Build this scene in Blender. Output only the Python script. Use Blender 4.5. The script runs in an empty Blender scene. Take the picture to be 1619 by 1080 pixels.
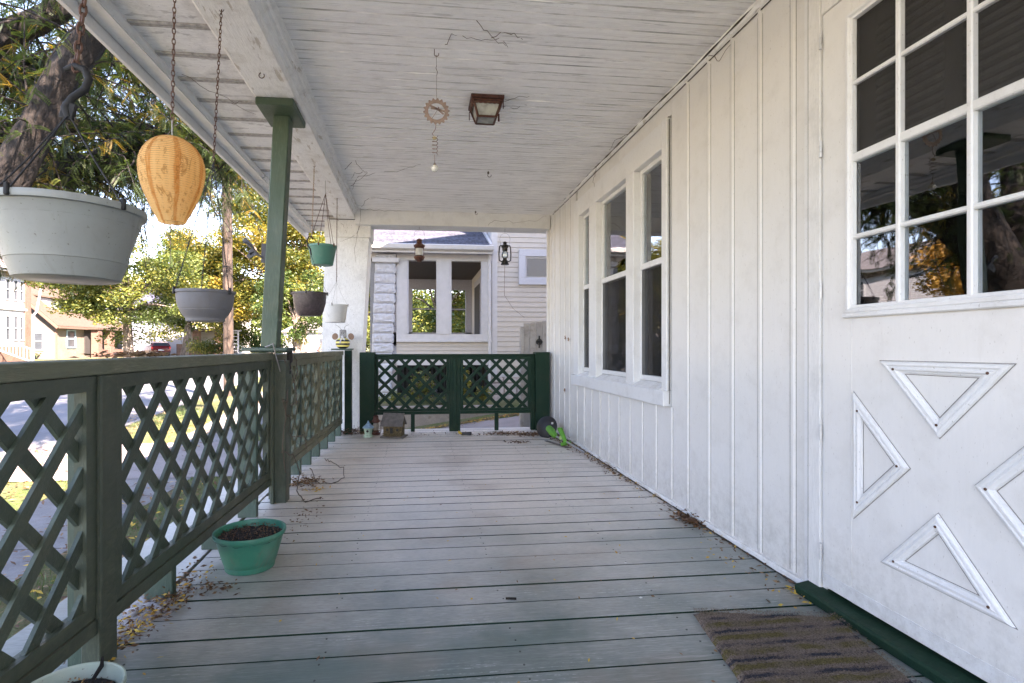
import bpy, bmesh, math, random
import numpy as np
from mathutils import Vector, Matrix, noise
random.seed(7); RNG = np.random.default_rng(11)
PI = math.pi; rad = math.radians
sc = bpy.context.scene
COL = sc.collection

# ------------------------------------------------------------------ camera, sky, sun, exposure
cam_d = bpy.data.cameras.new('camera'); cam = bpy.data.objects.new('camera', cam_d); COL.objects.link(cam)
cam.location = (0, 0, .98); cam.rotation_euler = (rad(90), 0, -math.atan(94/845))
cam_d.sensor_width = 36; cam_d.lens = 845/1619*36
cam_d.shift_x = .03305; cam_d.shift_y = .00494
cam_d.clip_start = .05; cam_d.clip_end = 1500
sc.camera = cam
SUN_AZ, SUN_EL = rad(146), rad(38)
w = bpy.data.worlds.new("World"); sc.world = w; w.use_nodes = True
wn = w.node_tree; wn.nodes.clear()
sky = wn.nodes.new('ShaderNodeTexSky'); sky.sky_type = 'NISHITA'; sky.sun_disc = False
sky.sun_elevation = SUN_EL; sky.sun_rotation = SUN_AZ; sky.air_density = 1.0; sky.dust_density = .3; sky.ozone_density = 1.0
bg = wn.nodes.new('ShaderNodeBackground'); bg.inputs['Strength'].default_value = .078
wo = wn.nodes.new('ShaderNodeOutputWorld')
wn.links.new(sky.outputs[0], bg.inputs[0]); wn.links.new(bg.outputs[0], wo.inputs[0])
sd = bpy.data.lights.new('sun', 'SUN'); sun = bpy.data.objects.new('sun', sd); COL.objects.link(sun)
sd.energy = 3.6; sd.angle = rad(.5); sd.color = (1.0, .93, .82)
sv = Vector((math.sin(SUN_AZ)*math.cos(SUN_EL), math.cos(SUN_AZ)*math.cos(SUN_EL), math.sin(SUN_EL)))
sun.rotation_euler = sv.to_track_quat('Z', 'Y').to_euler()
vs = sc.view_settings
vs.view_transform = 'Standard'; vs.look = 'None'; vs.gamma = 1; vs.use_curve_mapping = False
vs.exposure = 3.85
try:
    vs.use_white_balance = True; vs.white_balance_temperature = 7300; vs.white_balance_tint = 26
except Exception: pass
sc.cycles.max_bounces = 8; sc.cycles.diffuse_bounces = 5; sc.cycles.glossy_bounces = 4
sc.cycles.transparent_max_bounces = 24; sc.cycles.transmission_bounces = 6

# ------------------------------------------------------------------ helpers
WO = {}
def wloc(o): return WO.get(o.name, Vector((0, 0, 0)))
def thing(name, label, cat, loc=(0, 0, 0), group=None):
    o = bpy.data.objects.new(name, None); COL.objects.link(o); o.location = loc; o.empty_display_size = .1
    o['label'] = label; o['category'] = cat
    if group: o['group'] = group
    WO[o.name] = Vector(loc); return o
def tag(o, label, cat, group=None):
    o['label'] = label; o['category'] = cat
    if group: o['group'] = group
    return o
def stuff(o): o['kind'] = 'stuff'; return o
def structure(o): o['kind'] = 'structure'; return o

class MB:
    def __init__(s): s.v = []; s.f = []; s.m = []
    def add(s, vs_, fs, mi=0):
        n = len(s.v); s.v += [tuple(p) for p in vs_]; s.f += [tuple(i+n for i in f) for f in fs]; s.m += [mi]*len(fs); return s
    def box(s, x0, x1, y0, y1, z0, z1, b=0.0, mi=0):
        return s.obox(((x0+x1)/2, (y0+y1)/2, (z0+z1)/2), (abs(x1-x0), abs(y1-y0), abs(z1-z0)), None, b, mi)
    def obox(s, c, size, R=None, b=0.0, mi=0):
        hx = [q/2 for q in size]; c = Vector(c)
        b = min(b, .45*min(size)/1.0)
        vs_ = []; fs = []
        def tr(p):
            p = Vector(p)
            if R is not None: p = R @ p
            return c+p
        if b <= 0:
            for i in range(8): vs_.append(tr([(1 if i >> k & 1 else -1)*hx[k] for k in range(3)]))
            fs = [(0, 2, 3, 1), (4, 5, 7, 6), (0, 1, 5, 4), (2, 6, 7, 3), (0, 4, 6, 2), (1, 3, 7, 5)]
            return s.add(vs_, fs, mi)
        loc = []
        def vid(i, k): return i*3+k
        for i in range(8):
            sg = [(1 if i >> k & 1 else -1) for k in range(3)]
            for k in range(3): loc.append(Vector([sg[j]*(hx[j] if j == k else hx[j]-b) for j in range(3)]))
        raw = []
        for k in range(3):
            a, d = [j for j in range(3) if j != k]
            for sgn in (0, 1):
                base = sgn << k
                raw.append([vid(base, k), vid(base | 1 << a, k), vid(base | 1 << a | 1 << d, k), vid(base | 1 << d, k)])
            for e in (0, 1):
                for g in (0, 1):
                    c1 = (e << a) | (g << d); c2 = c1 | 1 << k
                    raw.append([vid(c1, a), vid(c2, a), vid(c2, d), vid(c1, d)])
        for i in range(8): raw.append([vid(i, 0), vid(i, 1), vid(i, 2)])
        for f in raw:
            p = [loc[q] for q in f]; nrm = (p[1]-p[0]).cross(p[2]-p[0]); ctr = sum(p, Vector())/len(p)
            fs.append(tuple(f if nrm.dot(ctr) > 0 else f[::-1]))
        return s.add([tr(p) for p in loc], fs, mi)
    def bar(s, p, q, wd, th, up=(0, 0, 1), b=0.0, mi=0, ext=0):
        p = Vector(p); q = Vector(q); d = (q-p); L = d.length+ext*2; d.normalize(); up = Vector(up)
        x = d.cross(up).normalized(); u = x.cross(d).normalized()
        R = Matrix((x, d, u)).transposed()
        return s.obox((p+q)/2, (wd, L, th), R, b, mi)
    def tube(s, pts, r, n=8, cap=True, mi=0, rough=0.0, seed=0):
        pts = [Vector(p) for p in pts]; m = len(pts)
        rr = r if isinstance(r, (list, tuple)) else [r]*m
        vs_ = []; fs = []; prev = None
        for i, p in enumerate(pts):
            d = (pts[min(i+1, m-1)]-pts[max(i-1, 0)])
            if d.length < 1e-9: d = Vector((0, 0, 1))
            d.normalize()
            if prev is None:
                a = Vector((0, 0, 1)) if abs(d.z) < .9 else Vector((1, 0, 0))
                x = d.cross(a).normalized()
            else:
                x = (prev-d*prev.dot(d))
                x = x.normalized() if x.length > 1e-6 else d.orthogonal().normalized()
            prev = x; y = d.cross(x)
            for k in range(n):
                t = 2*PI*k/n; q = rr[i]
                if rough: q *= 1+rough*noise.noise(Vector((math.cos(t)*1.6+seed, math.sin(t)*1.6, i*.45)))
                vs_.append(p+(x*math.cos(t)+y*math.sin(t))*q)
        for i in range(m-1):
            for k in range(n):
                a = i*n+k; b_ = i*n+(k+1) % n; fs.append((a, b_, b_+n, a+n))
        if cap: fs.append(tuple(range(n))[::-1]); fs.append(tuple((m-1)*n+k for k in range(n)))
        return s.add(vs_, fs, mi)
    def lathe(s, prof, c=(0, 0, 0), n=32, sx=1, sy=1, mi=0, R=None, fn=None):
        c = Vector(c); vs_ = []; fs = []; m = len(prof)
        for (r, z) in prof:
            for k in range(n):
                t = 2*PI*k/n; q = r*(fn(t, z) if fn else 1)
                p = Vector((math.cos(t)*q*sx, math.sin(t)*q*sy, z))
                if R is not None: p = R @ p
                vs_.append(c+p)
        for i in range(m-1):
            for k in range(n):
                a = i*n+k; b_ = i*n+(k+1) % n; fs.append((a, b_, b_+n, a+n))
        return s.add(vs_, fs, mi)
    def prism(s, poly, axis, a0, a1, mi=0):
        # poly: 2D points in the two other axes (in x,y,z order), extruded along axis
        def mk(u, v, a):
            return {0: (a, u, v), 1: (u, a, v), 2: (u, v, a)}[axis]
        n = len(poly); vs_ = [mk(u, v, a0) for u, v in poly]+[mk(u, v, a1) for u, v in poly]
        fs = [tuple(range(n))[::-1], tuple(range(n, 2*n))]+[(i, (i+1) % n, (i+1) % n+n, i+n) for i in range(n)]
        return s.add(vs_, fs, mi)
    def mesh(s, name, mats, off=(0, 0, 0), smooth=False, fix=True):
        off = Vector(off); me = bpy.data.meshes.new(name)
        me.from_pydata([tuple(Vector(p)-off) for p in s.v], [], s.f)
        for m_ in (mats if isinstance(mats, (list, tuple)) else [mats]): me.materials.append(m_)
        if any(s.m): me.polygons.foreach_set('material_index', s.m)
        if fix:
            bm = bmesh.new(); bm.from_mesh(me); bmesh.ops.recalc_face_normals(bm, faces=bm.faces); bm.to_mesh(me); bm.free()
        if smooth:
            me.polygons.foreach_set('use_smooth', [True]*len(me.polygons))
            try: me.set_sharp_from_angle(angle=rad(38))
            except Exception: pass
        me.update(); return me

def obj(name, mb, mats, parent=None, smooth=False, origin=None, fix=True):
    """world-space mesh builder -> one object; origin = world position of the object's own origin"""
    po = wloc(parent) if parent else Vector((0, 0, 0))
    og = Vector(origin) if origin is not None else po
    me = mb.mesh(name, mats, og, smooth, fix)
    o = bpy.data.objects.new(name, me); COL.objects.link(o)
    if parent: o.parent = parent
    o.location = og-po; WO[o.name] = og; return o
def inst(name, me, parent, loc, rot=None):
    po = wloc(parent) if parent else Vector((0, 0, 0))
    o = bpy.data.objects.new(name, me); COL.objects.link(o)
    if parent: o.parent = parent
    o.location = Vector(loc)-po
    if rot is not None: o.rotation_euler = rot
    WO[o.name] = Vector(loc); return o
def copy_tree(o, parent=None, off=Vector((0, 0, 0))):
    c = o.copy(); COL.objects.link(c); c.parent = parent
    if parent is None: c.location = o.location+off
    WO[c.name] = wloc(o)+off
    for ch in list(o.children): copy_tree(ch, c, off)
    return c

# ------------------------------------------------------------------ materials
class NT:
    def __init__(s, name):
        s.m = bpy.data.materials.new(name); s.m.use_nodes = True; s.t = s.m.node_tree; s.t.nodes.clear()
        s.out = s.t.nodes.new('ShaderNodeOutputMaterial')
    def n(s, typ, **kw):
        nd = s.t.nodes.new(typ)
        for k, v in kw.items():
            if k in nd.inputs: nd.inputs[k].default_value = v
            else: setattr(nd, k, v)
        return nd
    def l(s, a, b): s.t.links.new(a, b)
    def pos(s, scale=(1, 1, 1), loc=(0, 0, 0), rot=(0, 0, 0), obj=False):
        g = s.n('ShaderNodeTexCoord') if obj else s.n('ShaderNodeNewGeometry')
        mp = s.n('ShaderNodeMapping'); mp.inputs['Scale'].default_value = scale; mp.inputs['Location'].default_value = loc; mp.inputs['Rotation'].default_value = rot
        s.l(g.outputs['Object' if obj else 'Position'], mp.inputs['Vector']); return mp.outputs[0]
    def noise(s, vec, scale=5, detail=4, rough=.55, dist=0):
        nd = s.n('ShaderNodeTexNoise'); nd.inputs['Scale'].default_value = scale; nd.inputs['Detail'].default_value = detail
        nd.inputs['Roughness'].default_value = rough; nd.inputs['Distortion'].default_value = dist
        s.l(vec, nd.inputs['Vector']); return nd.outputs[0]
    def ramp(s, fac, stops):
        r = s.n('ShaderNodeValToRGB'); e = r.color_ramp.elements
        while len(e) < len(stops): e.new(.5)
        for i, (p, c) in enumerate(stops):
            e[i].position = p; e[i].color = (c, c, c, 1) if not hasattr(c, '__len__') else (*c, 1)
        s.l(fac, r.inputs[0]); return r.outputs[0]
    def mix(s, fac, a, b, typ='MIX'):
        m_ = s.n('ShaderNodeMix'); m_.data_type = 'RGBA'; m_.blend_type = typ
        for i_, v in ((0, fac), (6, a), (7, b)):
            sock = m_.inputs[i_]
            if isinstance(v, bpy.types.NodeSocket): s.l(v, sock)
            elif hasattr(v, '__len__'): sock.default_value = (*v, 1)
            else: sock.default_value = v if i_ == 0 else (v, v, v, 1)
        return m_.outputs[2]
    def math(s, op, a, b=0):
        m_ = s.n('ShaderNodeMath'); m_.operation = op
        for sock, v in ((m_.inputs[0], a), (m_.inputs[1], b)):
            if isinstance(v, bpy.types.NodeSocket): s.l(v, sock)
            else: sock.default_value = v
        return m_.outputs[0]
    def bump(s, h, strength=.3, dist=.01):
        b = s.n('ShaderNodeBump'); b.inputs['Strength'].default_value = strength; b.inputs['Distance'].default_value = dist
        s.l(h, b.inputs['Height']); return b.outputs[0]
    def bsdf(s, col, rough=.6, normal=None, metal=0, spec=None, **kw):
        b = s.n('ShaderNodeBsdfPrincipled')
        for k, v in (('Base Color', col), ('Roughness', rough), ('Metallic', metal)):
            if isinstance(v, bpy.types.NodeSocket): s.l(v, b.inputs[k])
            elif hasattr(v, '__len__'): b.inputs[k].default_value = (*v, 1)
            else: b.inputs[k].default_value = v
        if spec is not None: b.inputs['Specular IOR Level'].default_value = spec
        if normal is not None: s.l(normal, b.inputs['Normal'])
        s.l(b.outputs[0], s.out.inputs[0]); return b

def grime(t, c, amt=.5):
    s_ = t.n('ShaderNodeSeparateXYZ'); g = t.n('ShaderNodeNewGeometry'); t.l(g.outputs['Position'], s_.inputs[0])
    lo = t.ramp(s_.outputs[2], [(0, 1.), (.42, 0.)]); sp = t.noise(t.pos(), 24, 7, .75); st = t.noise(t.pos((1, 1, .12), (3, 1, 0)), 18, 6, .7)
    f1 = t.math('MULTIPLY', t.math('MULTIPLY', lo, t.ramp(sp, [(.42, 0.), (.7, 1.)])), amt)
    c = t.mix(f1, c, (.30, .27, .24))
    return t.mix(t.ramp(st, [(.60, 0.), (.80, .35*amt)]), c, (.38, .33, .27))

def plain(name, col, rough=.6, metal=0, bump=0.0, var=.15, scale=30, dirt=None):
    t = NT(name); v = t.pos()
    nz = t.noise(v, scale, 5)
    c = t.mix(1.0, col, t.ramp(nz, [(.25, 1-var), (.75, 1+var)]), 'MULTIPLY')
    if dirt: c = t.mix(t.ramp(t.noise(v, 14, 8, .7), [(.55, 0.), (.72, .8)]), c, dirt)
    nrm = t.bump(nz, bump, .003) if bump else None
    t.bsdf(c, rough, nrm, metal); return t.m

def wood_paint(name, col, worn=None, grain=.14, stretch=(1, 1, 1), rough=.5, dirt=(.13, .12, .1), dirt_amt=.5, worn_amt=.4, bump=.3, vary=.1, fleck=.4, peel=None, spec=.5, grim=0):
    """painted timber: stretch has a small number along the grain"""
    t = NT(name)
    g = t.noise(t.pos(stretch), 34, 6, .6, .4)
    big = t.noise(t.pos((1, 1, 1)), 2.3, 5, .6)
    sp = t.noise(t.pos(tuple(q*.5+.5 for q in stretch)), 90, 2, .5)
    oi = t.n('ShaderNodeObjectInfo')
    rv = t.ramp(oi.outputs['Random'], [(0, 1-vary), (1, 1+vary)])
    c = t.mix(1.0, col, rv, 'MULTIPLY')
    c = t.mix(1.0, c, t.ramp(g, [(.25, 1-grain), (.7, 1+grain*.4)]), 'MULTIPLY')
    if worn is not None:
        wf = t.math('MULTIPLY', t.ramp(g, [(.5, 0.), (.72, 1.)]), t.ramp(big, [(.42, 0.), (.65, worn_amt)]))
        c = t.mix(wf, c, worn)
    df = t.math('MULTIPLY', t.ramp(t.noise(t.pos((1, 1, 1), (3, 5, 7)), 7, 7, .68), [(.5, 0.), (.75, dirt_amt)]), t.ramp(g, [(.3, .4), (.6, 1.)]))
    c = t.mix(df, c, dirt)
    c = t.mix(t.ramp(sp, [(.68, 0.), (.74, fleck)]), c, dirt)
    if grim: c = grime(t, c, grim)
    h = g
    if peel:
        pf = t.math('MULTIPLY', t.ramp(t.noise(t.pos(tuple(q*.35+.25 for q in stretch)), 11, 6, .6), [(.6, 0.), (.63, 1.)]), peel[1])
        c = t.mix(pf, c, peel[0]); h = t.math('SUBTRACT', g, pf)
    rr = t.ramp(t.noise(t.pos(), 6, 4), [(.3, rough*.8), (.7, min(1, rough*1.25))])
    t.bsdf(c, rr, t.bump(h, bump, .004), 0, spec); return t.m

M = {}
M['wall_white'] = wood_paint('white_siding_paint', (.70, .685, .66), grain=.025, stretch=(3, 3, .4), rough=.42, dirt=(.40, .37, .33), dirt_amt=.3, bump=.03, vary=.04, fleck=.5, grim=.5)
M['trim_white'] = wood_paint('white_trim_paint', (.72, .72, .715), grain=.04, stretch=(2, 2, 1), rough=.42, dirt=(.3, .28, .25), dirt_amt=.35, bump=.1, vary=.02, fleck=.5, grim=.5)
M['casing_white'] = wood_paint('weathered_white_casing_paint', (.74, .73, .71), stretch=(6, 6, .5), rough=.55, dirt=(.3, .29, .27), dirt_amt=.45, bump=.45, vary=.03, fleck=.5)
M['ceiling_white'] = wood_paint('white_beadboard_paint', (.88, .875, .87), grain=.10, stretch=(.10, 8, 4), rough=.5, dirt=(.20, .195, .19), dirt_amt=.22, bump=.3, vary=.03, fleck=.45, peel=((.33, .32, .31), .45))
M['beam_white'] = wood_paint('old_white_beam_paint', (.85, .845, .83), stretch=(5, .5, 5), rough=.6, dirt=(.27, .22, .16), dirt_amt=.5, bump=.9, vary=.03, fleck=.6, peel=((.42, .36, .28), .6))
M['soffit_white'] = wood_paint('white_soffit_paint', (.84, .835, .83), stretch=(.5, 3, 3), rough=.6, dirt=(.2, .19, .19), dirt_amt=.6, bump=.3, vary=.03, fleck=.7, peel=((.36, .35, .35), .55))
M['column_white'] = wood_paint('cracked_white_column_paint', (.74, .74, .73), stretch=(2, 2, .8), rough=.6, dirt=(.25, .24, .22), dirt_amt=.35, bump=.8, vary=.02, fleck=1.0)
GREEN = (.032, .068, .045)
M['green_rail'] = wood_paint('dark_green_railing_paint', (.066, .082, .060), worn=(.15, .15, .10), stretch=(4, .6, 1.2), rough=.42, dirt=(.10, .10, .07), dirt_amt=.55, worn_amt=.55, bump=.5, vary=.14, fleck=.5, spec=.3)
M['green_old'] = wood_paint('sun_faded_green_rail_paint', (.150, .165, .115), worn=(.28, .26, .20), stretch=(4, .5, 4), rough=.55, dirt=(.17, .145, .10), dirt_amt=.75, worn_amt=.8, bump=.8, vary=.1, fleck=.6, spec=.3)
M['green_slat'] = wood_paint('lattice_slat_green_paint', (.068, .090, .068), worn=(.16, .18, .14), stretch=(2, 2, 2), rough=.4, dirt=(.12, .11, .07), dirt_amt=.6, worn_amt=.5, bump=.45, vary=.18, fleck=.5, spec=.3)
M['green_board'] = wood_paint('blue_green_board_paint', (.038, .072, .052), worn=(.17, .2, .16), stretch=(3, 3, .6), rough=.5, dirt=(.13, .13, .1), dirt_amt=.45, bump=.4, vary=.12, fleck=.7)
M['green_post'] = wood_paint('mossy_green_post_paint', (.046, .080, .048), worn=(.18, .22, .16), stretch=(3, 3, .6), rough=.5, dirt=(.06, .075, .035), dirt_amt=.8, bump=.5, vary=.02, fleck=.6)
M['green_deep'] = wood_paint('deep_green_paint', (.008, .030, .018), worn=(.02, .045, .028), stretch=(2, 2, 2), rough=.55, dirt=(.035, .038, .022), dirt_amt=.5, bump=.35, vary=.1, fleck=.7, spec=.16)

def deck_mat():
    t = NT('worn_grey_green_deck_paint')
    P = t.pos()
    sep = t.n('ShaderNodeSeparateXYZ'); t.l(P, sep.inputs[0])
    oi = t.n('ShaderNodeObjectInfo')
    mp = t.n('ShaderNodeMapping'); mp.inputs['Scale'].default_value = (.55, 7, 4)
    cmb = t.n('ShaderNodeVectorMath'); cmb.operation = 'ADD'
    sc_ = t.n('ShaderNodeCombineXYZ'); t.l(t.math('MULTIPLY', oi.outputs['Random'], 40.0), sc_.inputs[0])
    t.l(P, cmb.inputs[0]); t.l(sc_.outputs[0], cmb.inputs[1]); t.l(cmb.outputs[0], mp.inputs['Vector'])
    g = t.noise(mp.outputs[0], 14, 8, .62, .9)
    g2 = t.noise(mp.outputs[0], 60, 4, .6, .2)
    wv = t.n('ShaderNodeTexWave'); wv.inputs['Scale'].default_value = 5.5; wv.inputs['Distortion'].default_value = 9; wv.inputs['Detail'].default_value = 3; wv.bands_direction = 'Y'
    mpw = t.n('ShaderNodeMapping'); mpw.inputs['Scale'].default_value = (.35, 3.2, 1); t.l(cmb.outputs[0], mpw.inputs['Vector']); t.l(mpw.outputs[0], wv.inputs['Vector'])
    big = t.noise(t.pos((1, .8, 1)), 1.7, 5, .6)
    fine = t.noise(P, 60, 5, .65)
    base = t.mix(oi.outputs['Random'], (.072, .112, .100), (.110, .150, .135))
    base = t.mix(t.ramp(big, [(.35, 0.), (.7, .75)]), base, (.33, .325, .30))
    # grazing sheen put into the colour: boards pale towards the far end
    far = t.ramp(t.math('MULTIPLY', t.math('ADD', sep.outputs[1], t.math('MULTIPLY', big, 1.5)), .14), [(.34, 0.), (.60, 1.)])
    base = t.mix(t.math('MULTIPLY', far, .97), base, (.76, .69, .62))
    wear = t.math('MULTIPLY', t.ramp(g, [(.50, 0.), (.68, 1.)]), t.ramp(big, [(.38, .1), (.62, .5)]))
    base = t.mix(wear, base, (.50, .50, .475))
    scr = t.math('MULTIPLY', t.math('MULTIPLY', t.ramp(wv.outputs[0], [(.80, 0.), (.96, .5)]), t.ramp(fine, [(.45, 0.), (.62, 1.)])), t.ramp(t.noise(t.pos((1, 2, 1), (2, 4, 0)), 2.6, 3), [(.52, 0.), (.62, 1.)]))
    base = t.mix(scr, base, (.66, .67, .64))
    base = t.mix(t.ramp(g2, [(.3, .5), (.52, 0.)]), base, (.07, .085, .085))
    rust = t.ramp(t.noise(t.pos((1, 1, 1), (9, 2, 0)), 2.2, 3), [(.52, 0.), (.68, .35)])
    base = t.mix(rust, base, (.24, .155, .10)); gr = t.ramp(t.noise(t.pos((.5, 1.6, 1), (4, 9, 0)), 1.6, 4), [(.5, 0.), (.68, .55)]); base = t.mix(t.math('MULTIPLY', gr, t.math('SUBTRACT', 1.0, far)), base, (.085, .14, .125))
    rgh = t.ramp(t.math('ADD', t.math('MULTIPLY', fine, .35), t.math('MULTIPLY', big, .65)), [(.3, .28), (.7, .50)])
    h = t.math('ADD', t.math('MULTIPLY', g, .6), t.math('MULTIPLY', g2, .4))
    t.bsdf(base, rgh, t.bump(h, .28, .004)); return t.m
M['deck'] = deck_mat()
M['green_pale'] = wood_paint('faded_lit_olive_paint', (.14, .15, .10), worn=(.32, .31, .25), stretch=(3, 2, 2), rough=.5, dirt=(.10, .095, .06), dirt_amt=.7, worn_amt=.7, bump=.6, vary=.15, fleck=.5, spec=.3)  # faded olive, with the brighter light on the far side panels put into it
M['bead_line'] = plain('greyed_bead_groove', (.80, .795, .79), .7, var=.15, scale=6)
M['board_joint'] = plain('dirty_board_joint', (.70, .69, .68), .8, var=.6, scale=4)
M['soffit_joint'] = plain('greyed_soffit_joint', (.40, .385, .37), .9, var=.4, scale=40)
M['grey_gap'] = plain('dirty_grey_joint', (.24, .225, .21), .9, var=.4, scale=40)
M['crack'] = plain('black_dirt_in_joint', (.05, .04, .032), .95, var=.6, scale=60)
M['dark'] = plain('dark_interior_paint', (.035, .032, .03), .8)
M['black_metal'] = plain('black_metal', (.02, .02, .02), .45, .3)
M['rust'] = plain('rusty_chain_iron', (.13, .07, .05), .7, .5, .3, .4, 90)
M['rust_brown'] = plain('rusty_brown_lamp_metal', (.085, .032, .022), .5, .4, .3, .35, 60, dirt=(.2, .15, .1))
M['screen'] = plain('grey_insect_screen', (.03, .03, .032), .9, var=.05)
M['hook_zinc'] = plain('dull_zinc_hook', (.3, .28, .25), .5, .7)
M['strand'] = plain('black_plastic_strand', (.012, .012, .012), .75)

def glass_mat(name, dark=.35, tint=(.9, .95, .95)):
    t = NT(name)
    tr = t.n('ShaderNodeBsdfTransparent'); tr.inputs[0].default_value = (*tint, 1)
    gl = t.n('ShaderNodeBsdfGlossy'); gl.inputs['Roughness'].default_value = .015; gl.inputs[0].default_value = (.95, .97, 1, 1)
    wob = t.bump(t.noise(t.pos(), 3, 2), .05, .02); t.l(wob, gl.inputs['Normal'])
    fr = t.n('ShaderNodeFresnel'); fr.inputs['IOR'].default_value = 1.75
    mx = t.n('ShaderNodeMixShader'); t.l(t.math('ADD', fr.outputs[0], dark*.2), mx.inputs[0]); t.l(tr.outputs[0], mx.inputs[1]); t.l(gl.outputs[0], mx.inputs[2])
    t.l(mx.outputs[0], t.out.inputs[0]); return t.m
M['glass'] = glass_mat('window_glass', .4)
def screen_mat():
    t = NT('fine_screen_mesh')
    tr = t.n('ShaderNodeBsdfTransparent'); df = t.n('ShaderNodeBsdfDiffuse'); df.inputs[0].default_value = (.045, .043, .042, 1)
    mx = t.n('ShaderNodeMixShader'); mx.inputs[0].default_value = .6
    t.l(tr.outputs[0], mx.inputs[1]); t.l(df.outputs[0], mx.inputs[2]); t.l(mx.outputs[0], t.out.inputs[0]); return t.m
M['mesh_screen'] = screen_mat()

def leaf_mat(name, cols, trans=.35):
    t = NT(name); a = t.n('ShaderNodeAttribute'); a.attribute_name = 'tint'
    c = t.ramp(a.outputs['Fac'], cols)
    d = t.n('ShaderNodeBsdfDiffuse'); tl = t.n('ShaderNodeBsdfTranslucent'); gl = t.n('ShaderNodeBsdfGlossy'); gl.inputs['Roughness'].default_value = .5
    t.l(c, d.inputs[0]); t.l(t.mix(1.0, c, (1.3, 1.25, .8), 'MULTIPLY'), tl.inputs[0])
    m1 = t.n('ShaderNodeMixShader'); m1.inputs[0].default_value = trans; t.l(d.outputs[0], m1.inputs[1]); t.l(tl.outputs[0], m1.inputs[2])
    m2 = t.n('ShaderNodeMixShader'); m2.inputs[0].default_value = .05; t.l(m1.outputs[0], m2.inputs[1]); t.l(gl.outputs[0], m2.inputs[2])
    t.l(m2.outputs[0], t.out.inputs[0]); return t.m
G1, G2, G3, Y1, O1 = (.030, .060, .014), (.055, .095, .020), (.10, .13, .022), (.30, .22, .025), (.32, .13, .02)
M['leaf_locust'] = leaf_mat('locust_leaves', [(0, (.024, .046, .011)), (.6, (.05, .085, .018)), (.82, (.085, .095, .018)), (.93, (.20, .15, .02)), (1, (.26, .17, .025))], .45)
M['leaf_maple'] = leaf_mat('yellow_green_maple_leaves', [(0, (.038, .065, .014)), (.5, (.085, .118, .024)), (.8, (.17, .18, .035)), (1, (.28, .25, .05))], .4)
M['leaf_yellow'] = leaf_mat('yellow_autumn_leaves', [(0, (.035, .06, .010)), (.35, (.095, .11, .017)), (.7, (.20, .17, .022)), (1, (.32, .22, .03))], .4)
M['leaf_green'] = leaf_mat('mid_green_leaves', [(0, G1), (.6, G2), (.9, (.12, .15, .03)), (1, (.22, .2, .03))], .35)
M['leaf_orange'] = leaf_mat('orange_autumn_leaves', [(0, (.16, .10, .02)), (.5, (.30, .16, .03)), (1, (.42, .26, .05))], .35)
M['leaf_dead'] = leaf_mat('fallen_leaf_colours', [(0, (.07, .035, .018)), (.4, (.16, .08, .04)), (.75, (.30, .19, .10)), (.88, (.55, .30, .04)), (1, (.62, .42, .07))], .15)

def bark(name, c0, c1, sc_=6):
    t = NT(name); v = t.pos((1, 1, .28)); nz = t.noise(v, sc_*3, 8, .65, .6)
    vo = t.n('ShaderNodeTexVoronoi'); vo.feature = 'DISTANCE_TO_EDGE'; vo.inputs['Scale'].default_value = sc_*2.2
    mv = t.n('ShaderNodeVectorMath'); mv.operation = 'ADD'
    t.l(v, mv.inputs[0]); t.l(t.mix(1., nz, (.25, .25, .25), 'MULTIPLY'), mv.inputs[1]); t.l(mv.outputs[0], vo.inputs['Vector'])
    cr = t.ramp(vo.outputs[0], [(0, 0.), (.16, 1.)])
    c = t.mix(cr, c0, c1); c = t.mix(1.0, c, t.ramp(nz, [(.3, .6), (.7, 1.3)]), 'MULTIPLY')
    lit = t.ramp(t.noise(t.pos(), 2.2, 4), [(.58, 0.), (.7, .6)])  # sunlit dapples painted into the bark colour
    c = t.mix(t.math('MULTIPLY', lit, cr), c, tuple(q*1.9 for q in c1))
    t.bsdf(c, .9, t.bump(t.math('ADD', cr, nz), 1., .03)); return t.m
M['bark'] = bark('furrowed_tree_bark', (.007, .0055, .0045), (.024, .0175, .0135))
M['bark_far'] = bark('pale_tree_bark', (.07, .055, .045), (.2, .16, .13), 3)

def foliage(name, centers, dirs, ups, L, Wd, tints, mat, parent=None):
    """N rhombus leaves in one mesh (numpy)"""
    n = len(centers); L = np.broadcast_to(L, n)[:, None]; Wd = np.broadcast_to(Wd, n)[:, None]
    dirs = dirs/np.linalg.norm(dirs, axis=1, keepdims=True)
    side = np.cross(dirs, ups); side /= (np.linalg.norm(side, axis=1, keepdims=True)+1e-9)
    nrm = np.cross(side, dirs)
    v = np.empty((n, 4, 3)); v[:, 0] = centers-dirs*L*.5; v[:, 1] = centers+side*Wd*.5+nrm*Wd*.12; v[:, 2] = centers+dirs*L*.5; v[:, 3] = centers-side*Wd*.5+nrm*Wd*.12
    po = wloc(parent) if parent else Vector((0, 0, 0))
    v -= np.array(po)
    me = bpy.data.meshes.new(name); me.vertices.add(4*n); me.vertices.foreach_set('co', v.reshape(-1).astype(np.float32))
    me.loops.add(4*n); me.loops.foreach_set('vertex_index', np.arange(4*n, dtype=np.int32))
    me.polygons.add(n); me.polygons.foreach_set('loop_start', np.arange(0, 4*n, 4, dtype=np.int32))
    me.update(calc_edges=True)
    at = me.attributes.new('tint', 'FLOAT', 'FACE'); at.data.foreach_set('value', np.clip(tints, 0, 1).astype(np.float32))
    me.materials.append(mat)
    o = bpy.data.objects.new(name, me); COL.objects.link(o)
    if parent: o.parent = parent
    WO[o.name] = po
    return o
def rdir(n): d = RNG.normal(size=(n, 3)); return d/np.linalg.norm(d, axis=1, keepdims=True)
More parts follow.
